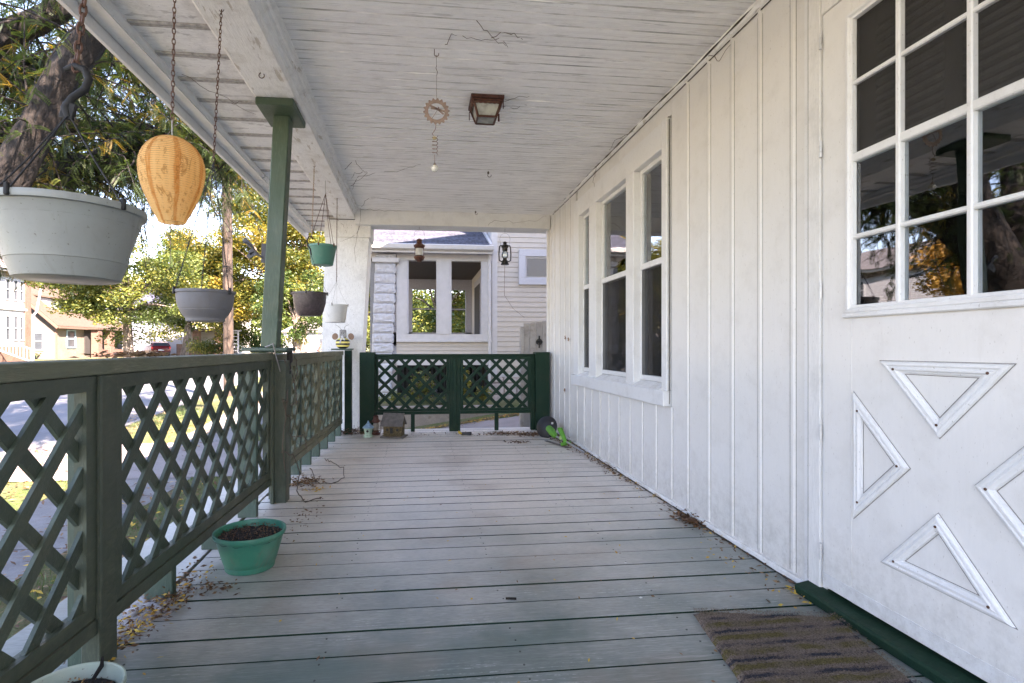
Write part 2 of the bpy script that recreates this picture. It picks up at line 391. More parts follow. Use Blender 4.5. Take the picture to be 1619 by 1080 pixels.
def blob_leaves(blobs, per, size, name, mat, parent, tint=(.5, .22), droop=.0, flat=.7):
    cs = []; tn = []
    for (c, r) in blobs:
        k = max(8, int(per*(r[0]*r[1]*r[2])**.5)); d = rdir(k)*(RNG.random((k, 1))**.45)
        p = np.array(c)+d*np.array(r); p[:, 2] -= droop*np.abs(d[:, 0]+d[:, 1])*r[2]
        cs.append(p); tn.append(RNG.normal(tint[0]+RNG.normal(0, .18), tint[1], k))
    cs = np.concatenate(cs); tn = np.concatenate(tn); n = len(cs)
    up = rdir(n); up[:, 2] = np.abs(up[:, 2])+flat
    o = foliage(name, cs, rdir(n)*np.array([1, 1, .6]), up, size*(.7+.6*RNG.random(n)), size*.62*(.7+.6*RNG.random(n)), tn, mat, parent)
    return stuff(o)

# ================================================================== PORCH: the setting
def rx(y): return -1.0036+.027*y          # inner face of the side railing
def cz(y): return 2.58-.007*y             # ceiling height
deck = structure(bpy.data.objects.new('porch_deck', None)); COL.objects.link(deck)
P_ = .1463; y0 = 1.727-P_*21
bm_ = {}
for var in range(3):
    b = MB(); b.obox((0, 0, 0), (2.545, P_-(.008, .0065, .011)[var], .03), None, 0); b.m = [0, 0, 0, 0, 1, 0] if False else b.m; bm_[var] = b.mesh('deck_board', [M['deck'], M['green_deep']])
    for pl in bm_[var].polygons: pl.material_index = 0 if pl.normal.z > .5 else 1
k = 0; y = y0
while y < 6.3:
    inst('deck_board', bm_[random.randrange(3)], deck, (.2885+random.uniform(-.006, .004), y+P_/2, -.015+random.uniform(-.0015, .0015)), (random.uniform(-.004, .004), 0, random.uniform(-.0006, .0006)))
    y += P_
b = MB(); y = y0
while y < 6.2:
    for xj in (-.90, -.30, .32, .93, 1.46):
        for e in (.035, .11):
            xq, yq_ = xj+random.uniform(-.008, .008), y+e+random.uniform(-.006, .006); b.tube([(xq, yq_, -.001), (xq, yq_, .0009)], .0035, 6)
    y += P_
stuff(obj('nail_heads', b, plain('painted_nail_head', (.06, .065, .06), .6), deck))
yy = -1.4
for L in (2.9, 2.2, 2.55):
    b = MB(); b.box(-1.385, -1.015, yy+.003, yy+L-.003, -.042, -.012, .003); obj('edge_board', b, M['deck'], deck, origin=(-1.2, yy+L/2, -.03)); yy += L
b = MB(); b.box(-1.36, -1.33, -1.4, 6.5, -.6, -.045); obj('skirt_board', b, M['green_board'], deck)
b = MB(); b.box(-1.3, 1.55, -1.4, 6.3, -.05, -.034); obj('under_deck', b, plain('black_gap_shade', (.012, .014, .012), .9), deck)  # dark sheet added below the boards, stands in for shade in the gaps
b = MB()
for yy in np.arange(-1.2, 6.4, .6): b.box(-1.32, 1.5, yy, yy+.04, -.2, -.035)
b.box(-1.32, 1.5, 6.27, 6.32, -.55, -.035)
obj('floor_joist', b, M['dark'], deck)

ceil = structure(bpy.data.objects.new('porch_ceiling', None)); COL.objects.link(ceil)
cb = MB()
pw = .0875
prof = [(0, .012), (.0026, .006), (.0045, 0), (pw*.5-.009, 0), (pw*.5-.006, .007), (pw*.5-.003, .0), (pw*.5+.003, .0), (pw*.5+.006, .007), (pw*.5+.009, 0), (pw-.0045, 0), (pw-.0026, .006), (pw, .012)]
vv = []; ff = []
for xx in (-1.11, 1.11):
    for (u, h) in prof: vv.append((xx, u-pw/2, h))
n_ = len(prof)
for i in range(n_-1): ff.append((i, i+1, n_+i+1, n_+i))
cb.add(vv, ff); cb.m = [2, 2, 0, 1, 1, 0, 1, 1, 0, 2, 2][:len(ff)]; cme = cb.mesh('ceiling_board', [M['ceiling_white'], M['bead_line'], M['board_joint']])
y = -1.3
while y < 6.22:
    inst('ceiling_board', cme, ceil, (.44, y+pw/2, cz(y+pw/2)+random.uniform(-.0012, .0012)), (0, 0, random.uniform(-.0005, .0005)))
    y += pw+.0006
b = MB(); b.box(-.67, 1.56, -1.5, 6.3, 2.605, 2.62); obj('ceiling_backing', b, M['dark'], ceil)
# bed moulding between ceiling and wall
b = MB(); b.prism([(1.535, 2.6), (1.535, 2.55), (1.545, 2.535), (1.56, 2.525), (1.56, 2.6)], 1, -1.3, 6.2); mo = obj('ceiling_moulding', b, M['beam_white'], ceil)
b = MB(); b.tube([(1.536+.002*math.sin(y*9), y, 2.547-.003*math.sin(y*5)) for y in np.arange(-1, 6.2, .07)], [.0035*(1+.6*math.sin(i*1.7)) for i in range(len(np.arange(-1, 6.2, .07)))], 5); b.tube([(1.5555, y, 2.520) for y in np.arange(-1, 6.2, .1)], .0028, 5); stuff(obj('corner_dirt', b, M['crack'], ceil))

soff = structure(bpy.data.objects.new('porch_soffit', None)); COL.objects.link(soff)
y = 2.671-.265*15
b = MB(); b.box(-.195, .195, -.131, .131, 0, .015, .002); sme = b.mesh('soffit_board', M['soffit_white'])
b = MB(); b.box(-.195, .195, -.022, -.005, -.006, .003, .001); b.box(-.195, .195, .003, .018, -.005, .003, .001); bme = b.mesh('soffit_batten', M['soffit_joint'])
while y < 6.95:
    inst('soffit_board', sme, soff, (-1.155, y+.1325, 2.503)); inst('soffit_batten', bme, soff, (-1.155, y, 2.50)); y += .265
b = MB(); b.prism([(-1.372, 2.47), (-1.36, 2.448), (-1.44, 2.448), (-1.452, 2.458), (-1.452, 2.52), (-1.35, 2.52), (-1.35, 2.485)], 1, -1.5, 4.9); obj('soffit_trim', b, M['trim_white'], soff)
b = MB(); b.prism([(-1.372, 2.47), (-1.36, 2.450), (-1.44, 2.450), (-1.452, 2.460), (-1.452, 2.52), (-1.35, 2.52), (-1.35, 2.485)], 1, 4.92, 7.1); obj('soffit_trim', b, M['beam_white'], soff)
b = MB(); b.box(-1.478, -1.453, -1.5, 7.3, 2.398, 2.60, .003); obj('fascia_board', b, M['trim_white'], soff)
b = MB(); b.box(-1.45, -.9, 7.02, 7.05, 2.46, 2.6, .003); obj('fascia_return', b, M['beam_white'], soff)
b = MB(); b.prism([(-1.55, 2.60), (-1.55, 2.63), (1.70, 3.35), (1.70, 3.30)], 1, -1.5, 7.33); obj('porch_roof', b, plain('dark_roof_shingle', (.06, .06, .065), .9, var=.4), soff)
b = MB(); b.box(-.95, 1.55, 6.46, 7.05, 2.50, 2.52); obj('soffit_end', b, M['soffit_white'], soff)

beam = structure(bpy.data.objects.new('porch_beam', None)); COL.objects.link(beam)
b = MB(); b.box(-.957, -.722, -1.5, 6.76, 2.45, 2.62, .004); obj('side_beam', b, M['beam_white'], beam)
b = MB(); b.prism([(-.7215, 2.452), (-.718, 2.50), (-.700, 2.512), (-.698, 2.53), (-.684, 2.534), (-.676, 2.548), (-.655, 2.556), (-.655, 2.60), (-.7215, 2.60)], 1, -1.5, 6.198); obj('beam_moulding', b, M['beam_white'], beam, smooth=False)
b = MB(); b.prism([(-.958, 2.462), (-.972, 2.468), (-.975, 2.49), (-.965, 2.502), (-.958, 2.502)], 1, -1.5, 6.9); obj('beam_trim', b, M['soffit_white'], beam)
b = MB(); b.box(-.72, 1.55, 6.20, 6.45, 2.375, 2.60, .004); obj('cross_beam', b, M['trim_white'], beam)
b = MB(); b.box(-.53, 1.545, 6.192, 6.2, 2.375, 2.395, .002); obj('cross_beam_trim', b, M['trim_white'], beam)

# ------------------------------------------------------------------ our house: wall, windows, door
house = thing('house', 'white board and batten house wall with triple window and crossbuck door along the porch', 'house', (1.56, 3, 0))
bats = [2.08, 2.298, 2.517, 2.734, 2.963, 3.163, 3.38, 3.60, 3.82, 4.04, 4.26, 4.48, 4.70, 4.92, 5.14, 5.41, 5.604, 5.811, 6.033, 6.181]
edges = [2.0]+bats+[6.305]
def panel(ya, yb, za, zb):
    b = MB(); b.box(1.56, 1.60, ya+.001, yb-.001, za, zb); obj('siding_panel', b, M['wall_white'], house, origin=(1.56, (ya+yb)/2, 1))
def batten(yc, za, zb, wd=.022, th=.008):
    b = MB(); b.prism([(1.5605, yc-wd*.75), (1.5605-th*.45, yc-wd*.62), (1.5605-th, yc-wd*.35), (1.5605-th, yc+wd*.35), (1.5605-th*.45, yc+wd*.62), (1.5605, yc+wd*.75)], 2, za, zb)
    obj('batten', b, M['wall_white'], house, origin=(1.56, yc, 1))
for a, c in zip(edges[:-1], edges[1:]):
    if c <= 3.17 or a >= 5.205: panel(a, c, .03, 2.60)
    elif a < 5.205 and c > 5.205:
        panel(a, min(c, 5.206), .03, .605); panel(5.206, c, .03, 2.60)
    else: panel(a, c, .03, .605); panel(a, c, 2.42, 2.60)
for q in bats:
    if 3.17 < q < 5.206: batten(q, .035, .60)
    elif q == 3.163: batten(q, .035, .60)
    else: batten(q, .035, 2.53)
b = MB(); b.box(1.535, 1.60, 6.295, 6.33, -.1, 2.6, .003); obj('corner_board', b, M['trim_white'], house)
b = MB(); b.box(1.543, 1.62, 2.006, 6.29, .0, .03, .004); obj('base_strip', b, M['beam_white'], house)
b = MB(); b.box(1.552, 1.60, 1.984, 2.008, .02, 2.6, .004); obj('corner_trim', b, M['trim_white'], house)
b = MB(); b.box(1.56, 1.70, -9, .93, -.6, 2.6); b.box(1.56, 1.70, .93, 1.95, 2.30, 2.6)
b.box(1.70, 11, 6.16, 6.30, -.6, 2.6); b.box(1.56, 1.62, .93, 6.3, -.6, -.03); b.box(10.8, 11, -9, 6.2, -.6, 2.6); b.box(1.7, 11, -9, -8.9, -.6, 2.6)
b.box(1.60, 1.66, 2.0, 3.19, .0, 2.6); b.box(1.60, 1.66, 5.21, 6.16, 0, 2.6); b.box(1.60, 1.66, 3.19, 5.21, 0, .60); b.box(1.60, 1.66, 3.19, 5.21, 2.42, 2.6)
obj('wall', b, M['trim_white'], house)
b = MB(); b.box(1.56, 11, -9, 6.3, 2.61, 6.0); obj('upper_wall', b, M['wall_white'], house)
b = MB(); b.prism([(1.1, 5.9), (6.28, 9.1), (11.4, 5.9), (11.4, 6.05), (6.28, 9.3), (1.1, 6.05)], 1, -9.4, 6.7); b.prism([(1.56, 6.0), (11, 6.0), (6.28, 9.0)], 1, -8.9, 6.28); obj('roof', b, plain('house_roof_shingle', (.07, .068, .065), .9), house)
room = plain('dim_room_wall', (.40, .385, .35), .9)
b = MB(); b.box(1.7, 5.6, .2, 6.15, -.02, 0); b.box(5.6, 5.7, .2, 6.15, 0, 2.6); b.box(1.7, 5.6, .1, .2, 0, 2.6); b.box(1.7, 5.6, .2, 6.15, 2.56, 2.6); b.box(1.7, 3.4, 2.35, 2.42, 0, 2.6)
obj('room_shell', b, room, house)

b = MB(); b.tube([(1.542, y, .004) for y in np.arange(2.0, 6.2, .08)], [.004*(1+.5*math.sin(i*2.1)) for i in range(len(np.arange(2.0, 6.2, .08)))], 5); b.tube([(1.553, 1.983, .05), (1.553, 1.983, 2.5)], .0022, 5); b.tube([(1.5555, 3.186, .62), (1.5555, 3.186, 2.40)], .0030, 5); b.tube([(1.5555, 3.19, 2.4185), (1.5555, 5.2, 2.4185)], .0025, 5); b.tube([(1.5555, 5.21, .72), (1.5555, 5.21, 2.4)], .002, 5); stuff(obj('joint_dirt', b, M['crack'], house))
b = MB()
for q in bats:
    za_, zb_ = (.04, .60) if 3.17 > q > 3.1 or 3.17 < q < 5.206 else (.04, 2.5)
    for sgn in (-1, 1): b.box(1.5588, 1.5602, q+sgn*.0185-.0009, q+sgn*.0185+.0009, za_, zb_)
stuff(obj('batten_joint_lines', b, M['grey_gap'], house))  # thin grey line along both edges of each batten
# triple window
cas = M['trim_white']
wn_ = []
for (ya, yb) in ((3.26, 3.703), (3.845, 4.522), (4.717, 5.044)):
    f = MB(); xs0, xs1 = 1.585, 1.62; zb, zm, zt = .745, 1.545, 2.243
    t_ = .030
    f.box(xs0, xs1, ya, ya+t_, zb, zt, .003); f.box(xs0, xs1, yb-t_, yb, zb, zt, .003); f.box(xs0, xs1, ya+t_, yb-t_, zt-t_, zt, .003); f.box(xs0, xs1, ya+t_, yb-t_, zb, zb+.035, .003)
    wnd = obj('window', f, cas, house, origin=(1.63, (ya+yb)/2, 1.5))
    f = MB(); f.box(1.575, 1.615, ya+t_, yb-t_, zm-.02, zm+.022, .004); obj('meeting_rail', f, cas, wnd)
    f = MB(); f.box(1.604, 1.608, ya+t_, yb-t_, zm+.02, zt-t_); obj('pane', f, M['glass'], wnd)
    f = MB(); f.box(1.610, 1.614, ya+t_, yb-t_, zb+.03, zm-.02); obj('pane', f, M['glass'], wnd)
    f = MB(); f.add([(1.588, ya+t_, zb+.03), (1.588, yb-t_, zb+.03), (1.588, yb-t_, zm-.02), (1.588, ya+t_, zm-.02)], [(0, 1, 2, 3)]); obj('screen', f, M['mesh_screen'], wnd)
    f = MB()
    zz = 2.20
    while zz > 1.15:
        f.obox((1.655, (ya+yb)/2, zz), (.024, yb-ya-.05, .0018), Matrix.Rotation(rad(38), 3, 'Y')); zz -= .022
    f.box(1.645, 1.67, ya+.02, yb-.02, 2.205, 2.235); f.box(1.648, 1.665, ya+.02, yb-.02, 1.13, 1.145)
    stuff(obj('blind', f, plain('cream_blind_slats', (.75, .74, .70), .6), wnd))
    f = MB()
    f.box(1.7, 1.72, ya-.02, ya+.05, .70, 2.25); f.box(1.7, 1.72, yb-.05, yb+.02, .70, 2.25); obj('inner_casing', f, plain('inner_trim', (.45, .44, .42), .6), wnd)
def cbx(name, *a, mat=cas, b_=.004):
    b = MB(); b.box(*a, b_); return obj(name, b, mat, house)
cbx('window_casing', 1.538, 1.64, 3.19, 3.26, .703, 2.415); cbx('window_casing', 1.538, 1.64, 5.044, 5.206, .703, 2.415)
cbx('window_mullion', 1.536, 1.64, 3.703, 3.845, .703, 2.243); cbx('window_mullion', 1.536, 1.64, 4.522, 4.717, .703, 2.243)
cbx('window_head', 1.5395, 1.64, 3.26, 5.044, 2.243, 2.413)
cbx('window_apron', 1.515, 1.60, 3.185, 5.235, .605, .703)
b = MB(); b.prism([(1.517, .7035), (1.64, .7035), (1.64, .742), (1.60, .742)], 1, 3.26, 5.044); obj('window_sill', b, M['beam_white'], house)
# narrow dark strip beside right casing is drawn with the wall joints
# door frame and storm door
b = MB(); b.box(1.548, 1.66, 1.915, 1.982, .02, 2.6, .004); obj('door_casing', b, M['casing_white'], house)
b = MB(); b.box(1.56, 1.66, 1.895, 1.915, .02, 2.3); obj('door_jamb', b, M['trim_white'], house)
b = MB(); b.box(1.548, 1.66, .89, 1.912, 2.262, 2.34, .004); b.box(1.548, 1.66, .83, .90, .02, 2.6, .004); obj('door_casing', b, M['casing_white'], house)
b = MB(); b.prism([(1.49, 0.002), (1.49, .028), (1.497, .036), (1.55, .046), (1.66, .05), (1.66, .002)], 1, .80, 1.978); obj('threshold', b, M['green_deep'], house)
XD = 1.545
door = MB()
Yh, Yl, zb0, zt0 = 1.892, .985, .062, 2.255
gy0, gy1, gz0, gz1 = 1.118, 1.757, 1.121, 2.157
door.box(XD, XD+.032, gy1, Yh, zb0, zt0, .003); door.box(XD, XD+.032, Yl, gy0, zb0, zt0, .003)
door.box(XD, XD+.032, gy0, gy1, zb0, gz0); door.box(XD, XD+.032, gy0, gy1, gz1, zt0)
dr = obj('storm_door', door, M['wall_white'], house, origin=(XD, Yh, 1.1))
b = MB(); b.box(XD-.003, XD, Yl, Yh, .064, .115, .001); obj('kick_plate', b, M['trim_white'], dr)
# glazing frame
b = MB()
pr_ = [(0, 0), (-.005, .004), (-.011, .008), (-.012, .018), (-.006, .024), (-.004, .032), (.01, .034), (.01, 0)]
def frame_seg(p, q, inward):
    # moulding run from p to q (y,z), profile height along -X, width along inward
    n2 = len(pr_); p = Vector(p); q = Vector(q); inw = Vector(inward); d = (q-p).normalized(); W_ = .034
    vs_ = []
    for e, base in ((0, p), (1, q)):
        for (hx, wv) in pr_:
            m_ = base+inw*wv+(d*wv if e == 0 else -d*wv)
            vs_.append((XD+hx, m_.x, m_.y))
    fs = [(i, (i+1) % n2, (i+1) % n2+n2, i+n2) for i in range(n2)]
    b.add(vs_, fs)
o_ = .026
c4 = [(gy1+o_, gz0-o_), (gy1+o_, gz1+o_), (gy0-o_, gz1+o_), (gy0-o_, gz0-o_)]
for i, inw in enumerate(((-1, 0), (0, -1), (1, 0), (0, 1))): frame_seg(c4[i], c4[(i+1) % 4], inw)
obj('glazing_frame', b, M['trim_white'], dr)
b = MB(); b.box(XD-.016, XD+.002, gy0-.03, gy1+.03, gz0-.038, gz0-.020, .004); obj('glazing_sill', b, M['trim_white'], dr)
rows = [(1.372, .016), (1.655, .030), (1.922, .016)]; cols_ = [1.569, 1.342]
b = MB()
for (z_, h_) in rows: b.box(XD-.004, XD+.022, gy0, gy1, z_-h_/2, z_+h_/2, .004); obj('muntin', b, M['trim_white'], dr); b = MB()
for y_ in cols_: b.box(XD-.007, XD+.018, y_-.009, y_+.009, gz0, gz1, .004); obj('muntin', b, M['trim_white'], dr); b = MB()
ys = [gy1, cols_[0], cols_[1], gy0]; zs = [gz0, 1.372, 1.655, 1.922, gz1]
for i in range(3):
    for j in range(4):
        b = MB(); b.box(XD+.012, XD+.015, ys[i+1]+.008, ys[i]-.008, zs[j]+.008, zs[j+1]-.008)
        pn = obj('pane', b, M['glass'] if j < 2 else M['mesh_screen'], dr)
        if j >= 2: pn['label'] = 'dark insect screen pane'
for z_ in (2.157, 1.74, 1.196, .649, .19):
    b = MB()
    for k in range(3): b.tube([(XD-.004, 1.9035, z_-.030+k*.021), (XD-.004, 1.9035, z_-.0105+k*.021)], .0055, 8)
    obj('hinge', b, plain('white_hinge', (.6, .6, .6), .4, .3), dr)
def triangle(pts):
    pts = [Vector(p) for p in pts]
    a, b_, c_ = (pts[1]-pts[2]).length, (pts[0]-pts[2]).length, (pts[0]-pts[1]).length
    inc = (pts[0]*a+pts[1]*b_+pts[2]*c_)/(a+b_+c_); s_ = (a+b_+c_)/2
    r_ = math.sqrt(s_*(s_-a)*(s_-b_)*(s_-c_))/s_
    prof_ = [(0, .0), (.002, .008), (.007, .0115), (.012, .0125), (.0155, .009), (.0185, .0085), (.022, .0125), (.0265, .0125), (.031, .007), (.036, .005), (.038, 0)]
    v = []; f = []
    for (d, h) in prof_:
        for p in pts:
            q = inc+(p-inc)*(1-d/r_); v.append((XD-h, q.x, q.y))
    for i in range(len(prof_)-1):
        for k in range(3): f.append((i*3+k, i*3+(k+1) % 3, i*3+(k+1) % 3+3, i*3+k+3))
    b = MB(); b.add(v, f); tm = obj('triangle_moulding', b, M['trim_white'], dr)
    for dd in (-.0022, .0395):
        vq = []
        for d2 in (dd, dd+.0024):
            for p in pts: q = inc+(p-inc)*(1-d2/r_); vq.append((XD-.0012, q.x, q.y))
        b = MB(); b.add(vq, [(k, (k+1) % 3, (k+1) % 3+3, k+3) for k in range(3)]); obj('dirt_line', b, M['grey_gap'], tm)
    b = MB()
    for p in pts:
        q = inc+(p-inc)*(1-.026/r_)
        b.tube([(XD-.0125, q.x, q.y), (XD-.0142, q.x, q.y)], .0042, 8)
    obj('screw', b, M['rust'], dr)
triangle([(1.637, .932), (1.229, .934), (1.431, .707)])
triangle([(1.747, .817), (1.747, .368), (1.528, .594)])
triangle([(1.435, .481), (1.633, .257), (1.226, .247)])
triangle([(1.119, .817), (1.119, .368), (1.328, .592)])
# closed inner door behind the storm door
b = MB(); b.box(1.600, 1.62, .93, 1.895, .05, 2.28); b.box(1.588, 1.60, 1.70, 1.88, .05, 2.25, .003); b.box(1.588, 1.60, 1.40, 1.46, 1.0, 2.25, .003); b.box(1.588, 1.60, .95, 1.13, .05, 2.25, .003); b.box(1.588, 1.60, 1.13, 1.70, .05, 1.02, .003); b.box(1.588, 1.60, 1.13, 1.7, 2.1, 2.25, .003)
obj('inner_door', b, plain('inner_door_paint', (.55, .54, .52), .6, var=.1), house)
b = MB(); zz = 1.03
while zz < 2.1: b.obox((1.592, 1.265, zz), (.012, .27, .020), Matrix.Rotation(rad(28), 3, 'Y')); b.obox((1.592, 1.58, zz), (.012, .24, .020), Matrix.Rotation(rad(28), 3, 'Y')); zz += .030
stuff(obj('inner_blind', b, plain('grey_blind_slat', (.72, .72, .71), .6), house))

# ------------------------------------------------------------------ column, post
col = thing('porch_column', 'thick white cracked porch column at the far left corner of the porch', 'column', (-.9, 6.5, 0))
b = MB()
def taper(b, zs_, xl, xr, ya, yb):
    v = []
    for z_, l_, r_ in zip(zs_, xl, xr): v += [(l_, ya, z_), (r_, ya, z_), (r_, yb, z_), (l_, yb, z_)]
    f = []
    for i in range(len(zs_)-1):
        for k in range(4): f.append((i*4+k, i*4+(k+1) % 4, i*4+(k+1) % 4+4, i*4+k+4))
    f += [(3, 2, 1, 0), tuple((len(zs_)-1)*4+k for k in range(4))]
    b.add(v, f)
taper(b, (-.5, 2.24), (-1.16, -1.066), (-.735, -.575), 6.30, 6.72); obj('shaft', b, M['column_white'], col)
b = MB(); taper(b, (2.242, 2.44), (-1.078, -1.070), (-.556, -.552), 6.285, 6.735); obj('capital', b, M['column_white'], col)
b = MB(); b.box(-1.02, -.66, 6.29, 6.7, 2.442, 2.449); obj('joint', b, M['dark'], col)

post = thing('porch_post', 'leaning mossy green square post standing on the side railing', 'post', (-.92, 3.45, .96))
b = MB(); b.bar((-.915, 3.445, .974), (-.842, 3.46, 2.41), .098, .098, (0, 1, 0), .006); obj('shaft', b, M['green_post'], post)
b = MB(); b.box(-.955, -.735, 3.26, 3.60, 2.405, 2.449, .006); obj('cap_plate', b, M['green_post'], post)
b = MB(); b.box(-1.07, -.80, 3.385, 3.60, .952, .974, .004); obj('base_plate', b, M['green_board'], post)
b = MB(); b.box(-1.03, -.82, 3.41, 3.58, .9425, .9515, .003); obj('base_plate', b, M['green_board'], post)

# ------------------------------------------------------------------ railings
def RP(y, off, z): return Vector((rx(y)+off, y, z))
RZ = Matrix.Rotation(-math.atan(.027), 3, 'Z')
def rbar(b, ya, yb, off, z, wd, h, bev=.003):    # bar along the railing: wd across, h tall; off,z = centre
    b.bar(RP(ya, off, z), RP(yb, off, z), wd, h, (0, 0, 1), bev)
def rpost(b, yc, off, ly, wx, z0, z1, bev=.003):
    b.obox(RP(yc, off, (z0+z1)/2), (wx, ly, z1-z0), RZ, bev)
rail = thing('porch_railing', 'dark green side railing with crossed lattice panels running along the porch edge', 'railing', (rx(3.3), 3.3, 0))
G, GO = M['green_rail'], M['green_old']
def R_(name, ya, yb, off, z, wd, h, mat=G):
    b = MB(); rbar(b, ya, yb, off, z, wd, h); return obj(name, b, mat, rail, origin=RP((ya+yb)/2, off, z))
R_('cap_rail', -.5, 3.455, -.055, .9175, .13, .045, GO); R_('cap_rail', 3.50, 6.07, -.050, .9085, .12, .043, GO)
def lat_panel(ya, yb, z0, z1, place, parent, mat, slat_mat, sp, sf, sb, wd=.038, th=.012, st=.045, cross=(0, 0), fr=.036, name='lattice_panel', offs=(.012, .0235)):
    """place(u, depth, z) -> world; frame + two layers of slats, each slat an object"""
    b = MB()
    def fb(u0, u1, za, zb, d0, d1):
        v = [place(u, d, z) for z in (za, zb) for (u, d) in ((u0, d0), (u1, d0), (u1, d1), (u0, d1))]
        b.add(v, [(0, 1, 2, 3), (7, 6, 5, 4), (0, 4, 5, 1), (1, 5, 6, 2), (2, 6, 7, 3), (3, 7, 4, 0)])
    fb(ya, yb, z1-st, z1, 0, fr); fb(ya, yb, z0+st+.004, z0+.0+st*2, .004, fr+.002); fb(ya-.0, yb, z0, z0+st, 0, fr)
    fb(ya, ya+st, z0+2*st, z1-st, 0.002, fr); fb(yb-st, yb, z0+2*st, z1-st, .002, fr)
    pan = obj(name, b, mat, parent)
    ya_, yb_, za_, zb_ = ya+st*.6, yb-st*.6, z0+st*1.5, z1-st*.6
    yc, zc = cross
    for layer, slope in ((0, sf), (1, -sb)):
        H = zb_-za_; du = H/slope
        us = []
        u = (yc-(zc-za_)/slope); u -= math.ceil((u-(ya_-abs(du)-sp*2))/sp)*sp
        while u < yb_+abs(du)+sp: us.append(u); u += sp
        for u in us:
            # line: from (u, za_) to (u+H/slope, zb_)
            u0, w0, u1, w1 = u, za_, u+du, zb_
            def clip(u0, w0, u1, w1, lim, hi):
                if hi:
                    if u0 > lim and u1 > lim: return None
                    if u0 > lim: w0 += (w1-w0)*(u0-lim)/(u0-u1); u0 = lim
                    if u1 > lim: w1 -= (w1-w0)*(u1-lim)/(u1-u0); u1 = lim
                else:
                    if u0 < lim and u1 < lim: return None
                    if u0 < lim: w0 += (w1-w0)*(lim-u0)/(u1-u0); u0 = lim
                    if u1 < lim: w1 += (w0-w1)*(lim-u1)/(u0-u1); u1 = lim
                return u0, w0, u1, w1
            r = clip(u0, w0, u1, w1, ya_, False)
            if r: r = clip(*r, yb_, True)
            if not r: continue
            u0, w0, u1, w1 = r
            L = math.hypot(u1-u0, w1-w0)
            if L < .06: continue
            dx, dz = (u1-u0)/L, (w1-w0)/L; nx, nz = -dz, dx
            d0 = offs[layer]; d1 = d0+th; b = MB(); ww = wd/2; j = random.uniform(-.003, .003)
            q = [(u0+nx*ww, w0+nz*ww+j), (u1+nx*ww, w1+nz*ww+j), (u1-nx*ww, w1-nz*ww+j), (u0-nx*ww, w0-nz*ww+j)]
            v = [place(a, d, c) for d in (d0, d1) for a, c in q]
            b.add(v, [(0, 1, 2, 3), (7, 6, 5, 4), (0, 4, 5, 1), (1, 5, 6, 2), (2, 6, 7, 3), (3, 7, 4, 0)])
            og = place((u0+u1)/2, d0, (w0+w1)/2)
            s_ = obj('lattice_slat', b, slat_mat, pan, origin=og)
    return pan
side_place = lambda u, d, z: RP(u, -d, z)
lat_panel(.05, 1.715, .120, .892, side_place, rail, G, M['green_slat'], .175, 1.06, 1.06, st=.044, cross=(1.53, .822))
lat_panel(1.805, 3.435, .120, .892, side_place, rail, G, M['green_slat'], .175, 1.06, 1.06, st=.044, cross=(1.954, .822))
lat_panel(3.60, 4.83, .130, .884, side_place, rail, M['green_pale'], M['green_pale'], .175, 1.06, 1.06, st=.045, cross=(3.72, .82))
lat_panel(4.84, 6.06, .130, .884, side_place, rail, M['green_pale'], M['green_pale'], .175, 1.06, 1.06, st=.045, cross=(4.95, .82))
def RPst(name, yc, off, ly, wx, z0, z1, mat=G):
    b = MB(); rpost(b, yc, off, ly, wx, z0, z1); return obj(name, b, mat, rail, origin=RP(yc, off, z0))
RPst('rail_post', 1.760, -.018, .080, .060, .0, .893)
RPst('rail_stile', 1.730, .006, .028, .010, .0, .893)
RPst('rail_post', 3.50, .035, .085, .10, .0, .892); RPst('rail_post', 3.565, -.01, .04, .075, .0, .892); RPst('rail_stile', 3.45, .006, .03, .02, .0, .892)
RPst('end_post', 6.115, .055, .07, .075, 0, .938, M['green_deep'])
b = MB(); b.box(-.965, -.735, 6.06, 6.20, .940, .958, .003); obj('end_cap', b, M['green_board'], rail)
for yb in (1.31, 1.775, 2.21, 2.72, 3.20, 3.86, 4.22, 4.56, 4.90, 5.26, 5.64, 6.0):
    RPst('baluster', yb, -.058 if yb != 3.86 else -.045, .036, .105, -.0, .165 if yb in (1.31, 2.21, 2.72) else .893, M['green_board'])
RPst('baluster', .8, -.058, .036, .105, 0, .893, M['green_board']); RPst('baluster', .35, -.058, .036, .105, 0, .893, M['green_board'])

GD = M['green_deep']
erail = thing('end_railing', 'deep green lattice railing closing the far end of the porch', 'railing', (.43, 6.2, 0))
def ebox(name, *a, mat=GD, b_=.003):
    b = MB(); b.box(*a, b_); return obj(name, b, mat, erail)
ebox('top_rail', -.492, 1.359, 6.172, 6.245, .868, .894); ebox('top_rail', -.492, 1.359, 6.185, 6.232, .840, .868)
ebox('corner_post', -.663, -.494, 6.13, 6.29, 0, .915); ebox('corner_post', 1.360, 1.527, 6.13, 6.29, 0, .915)
ebox('center_post', .352, .480, 6.178, 6.238, 0, .86); ebox('center_trim', .400, .436, 6.171, 6.18, 0, .86); ebox('end_stile', 1.312, 1.358, 6.176, 6.236, 0, .86)
ebox('baluster', -.090, -.045, 6.19, 6.235, 0, .20); ebox('baluster', .885, .93, 6.19, 6.235, 0, .20)
end_place = lambda u, d, z: Vector((u, 6.178+d, z))
lat_panel(-.49, .350, .200, .862, end_place, erail, GD, GD, .1555, 1.0, 1.0, wd=.036, st=.032, cross=(-.385, .853))
lat_panel(.482, 1.310, .200, .862, end_place, erail, GD, GD, .1555, 1.0, 1.0, wd=.036, st=.032, cross=(.981, .853))

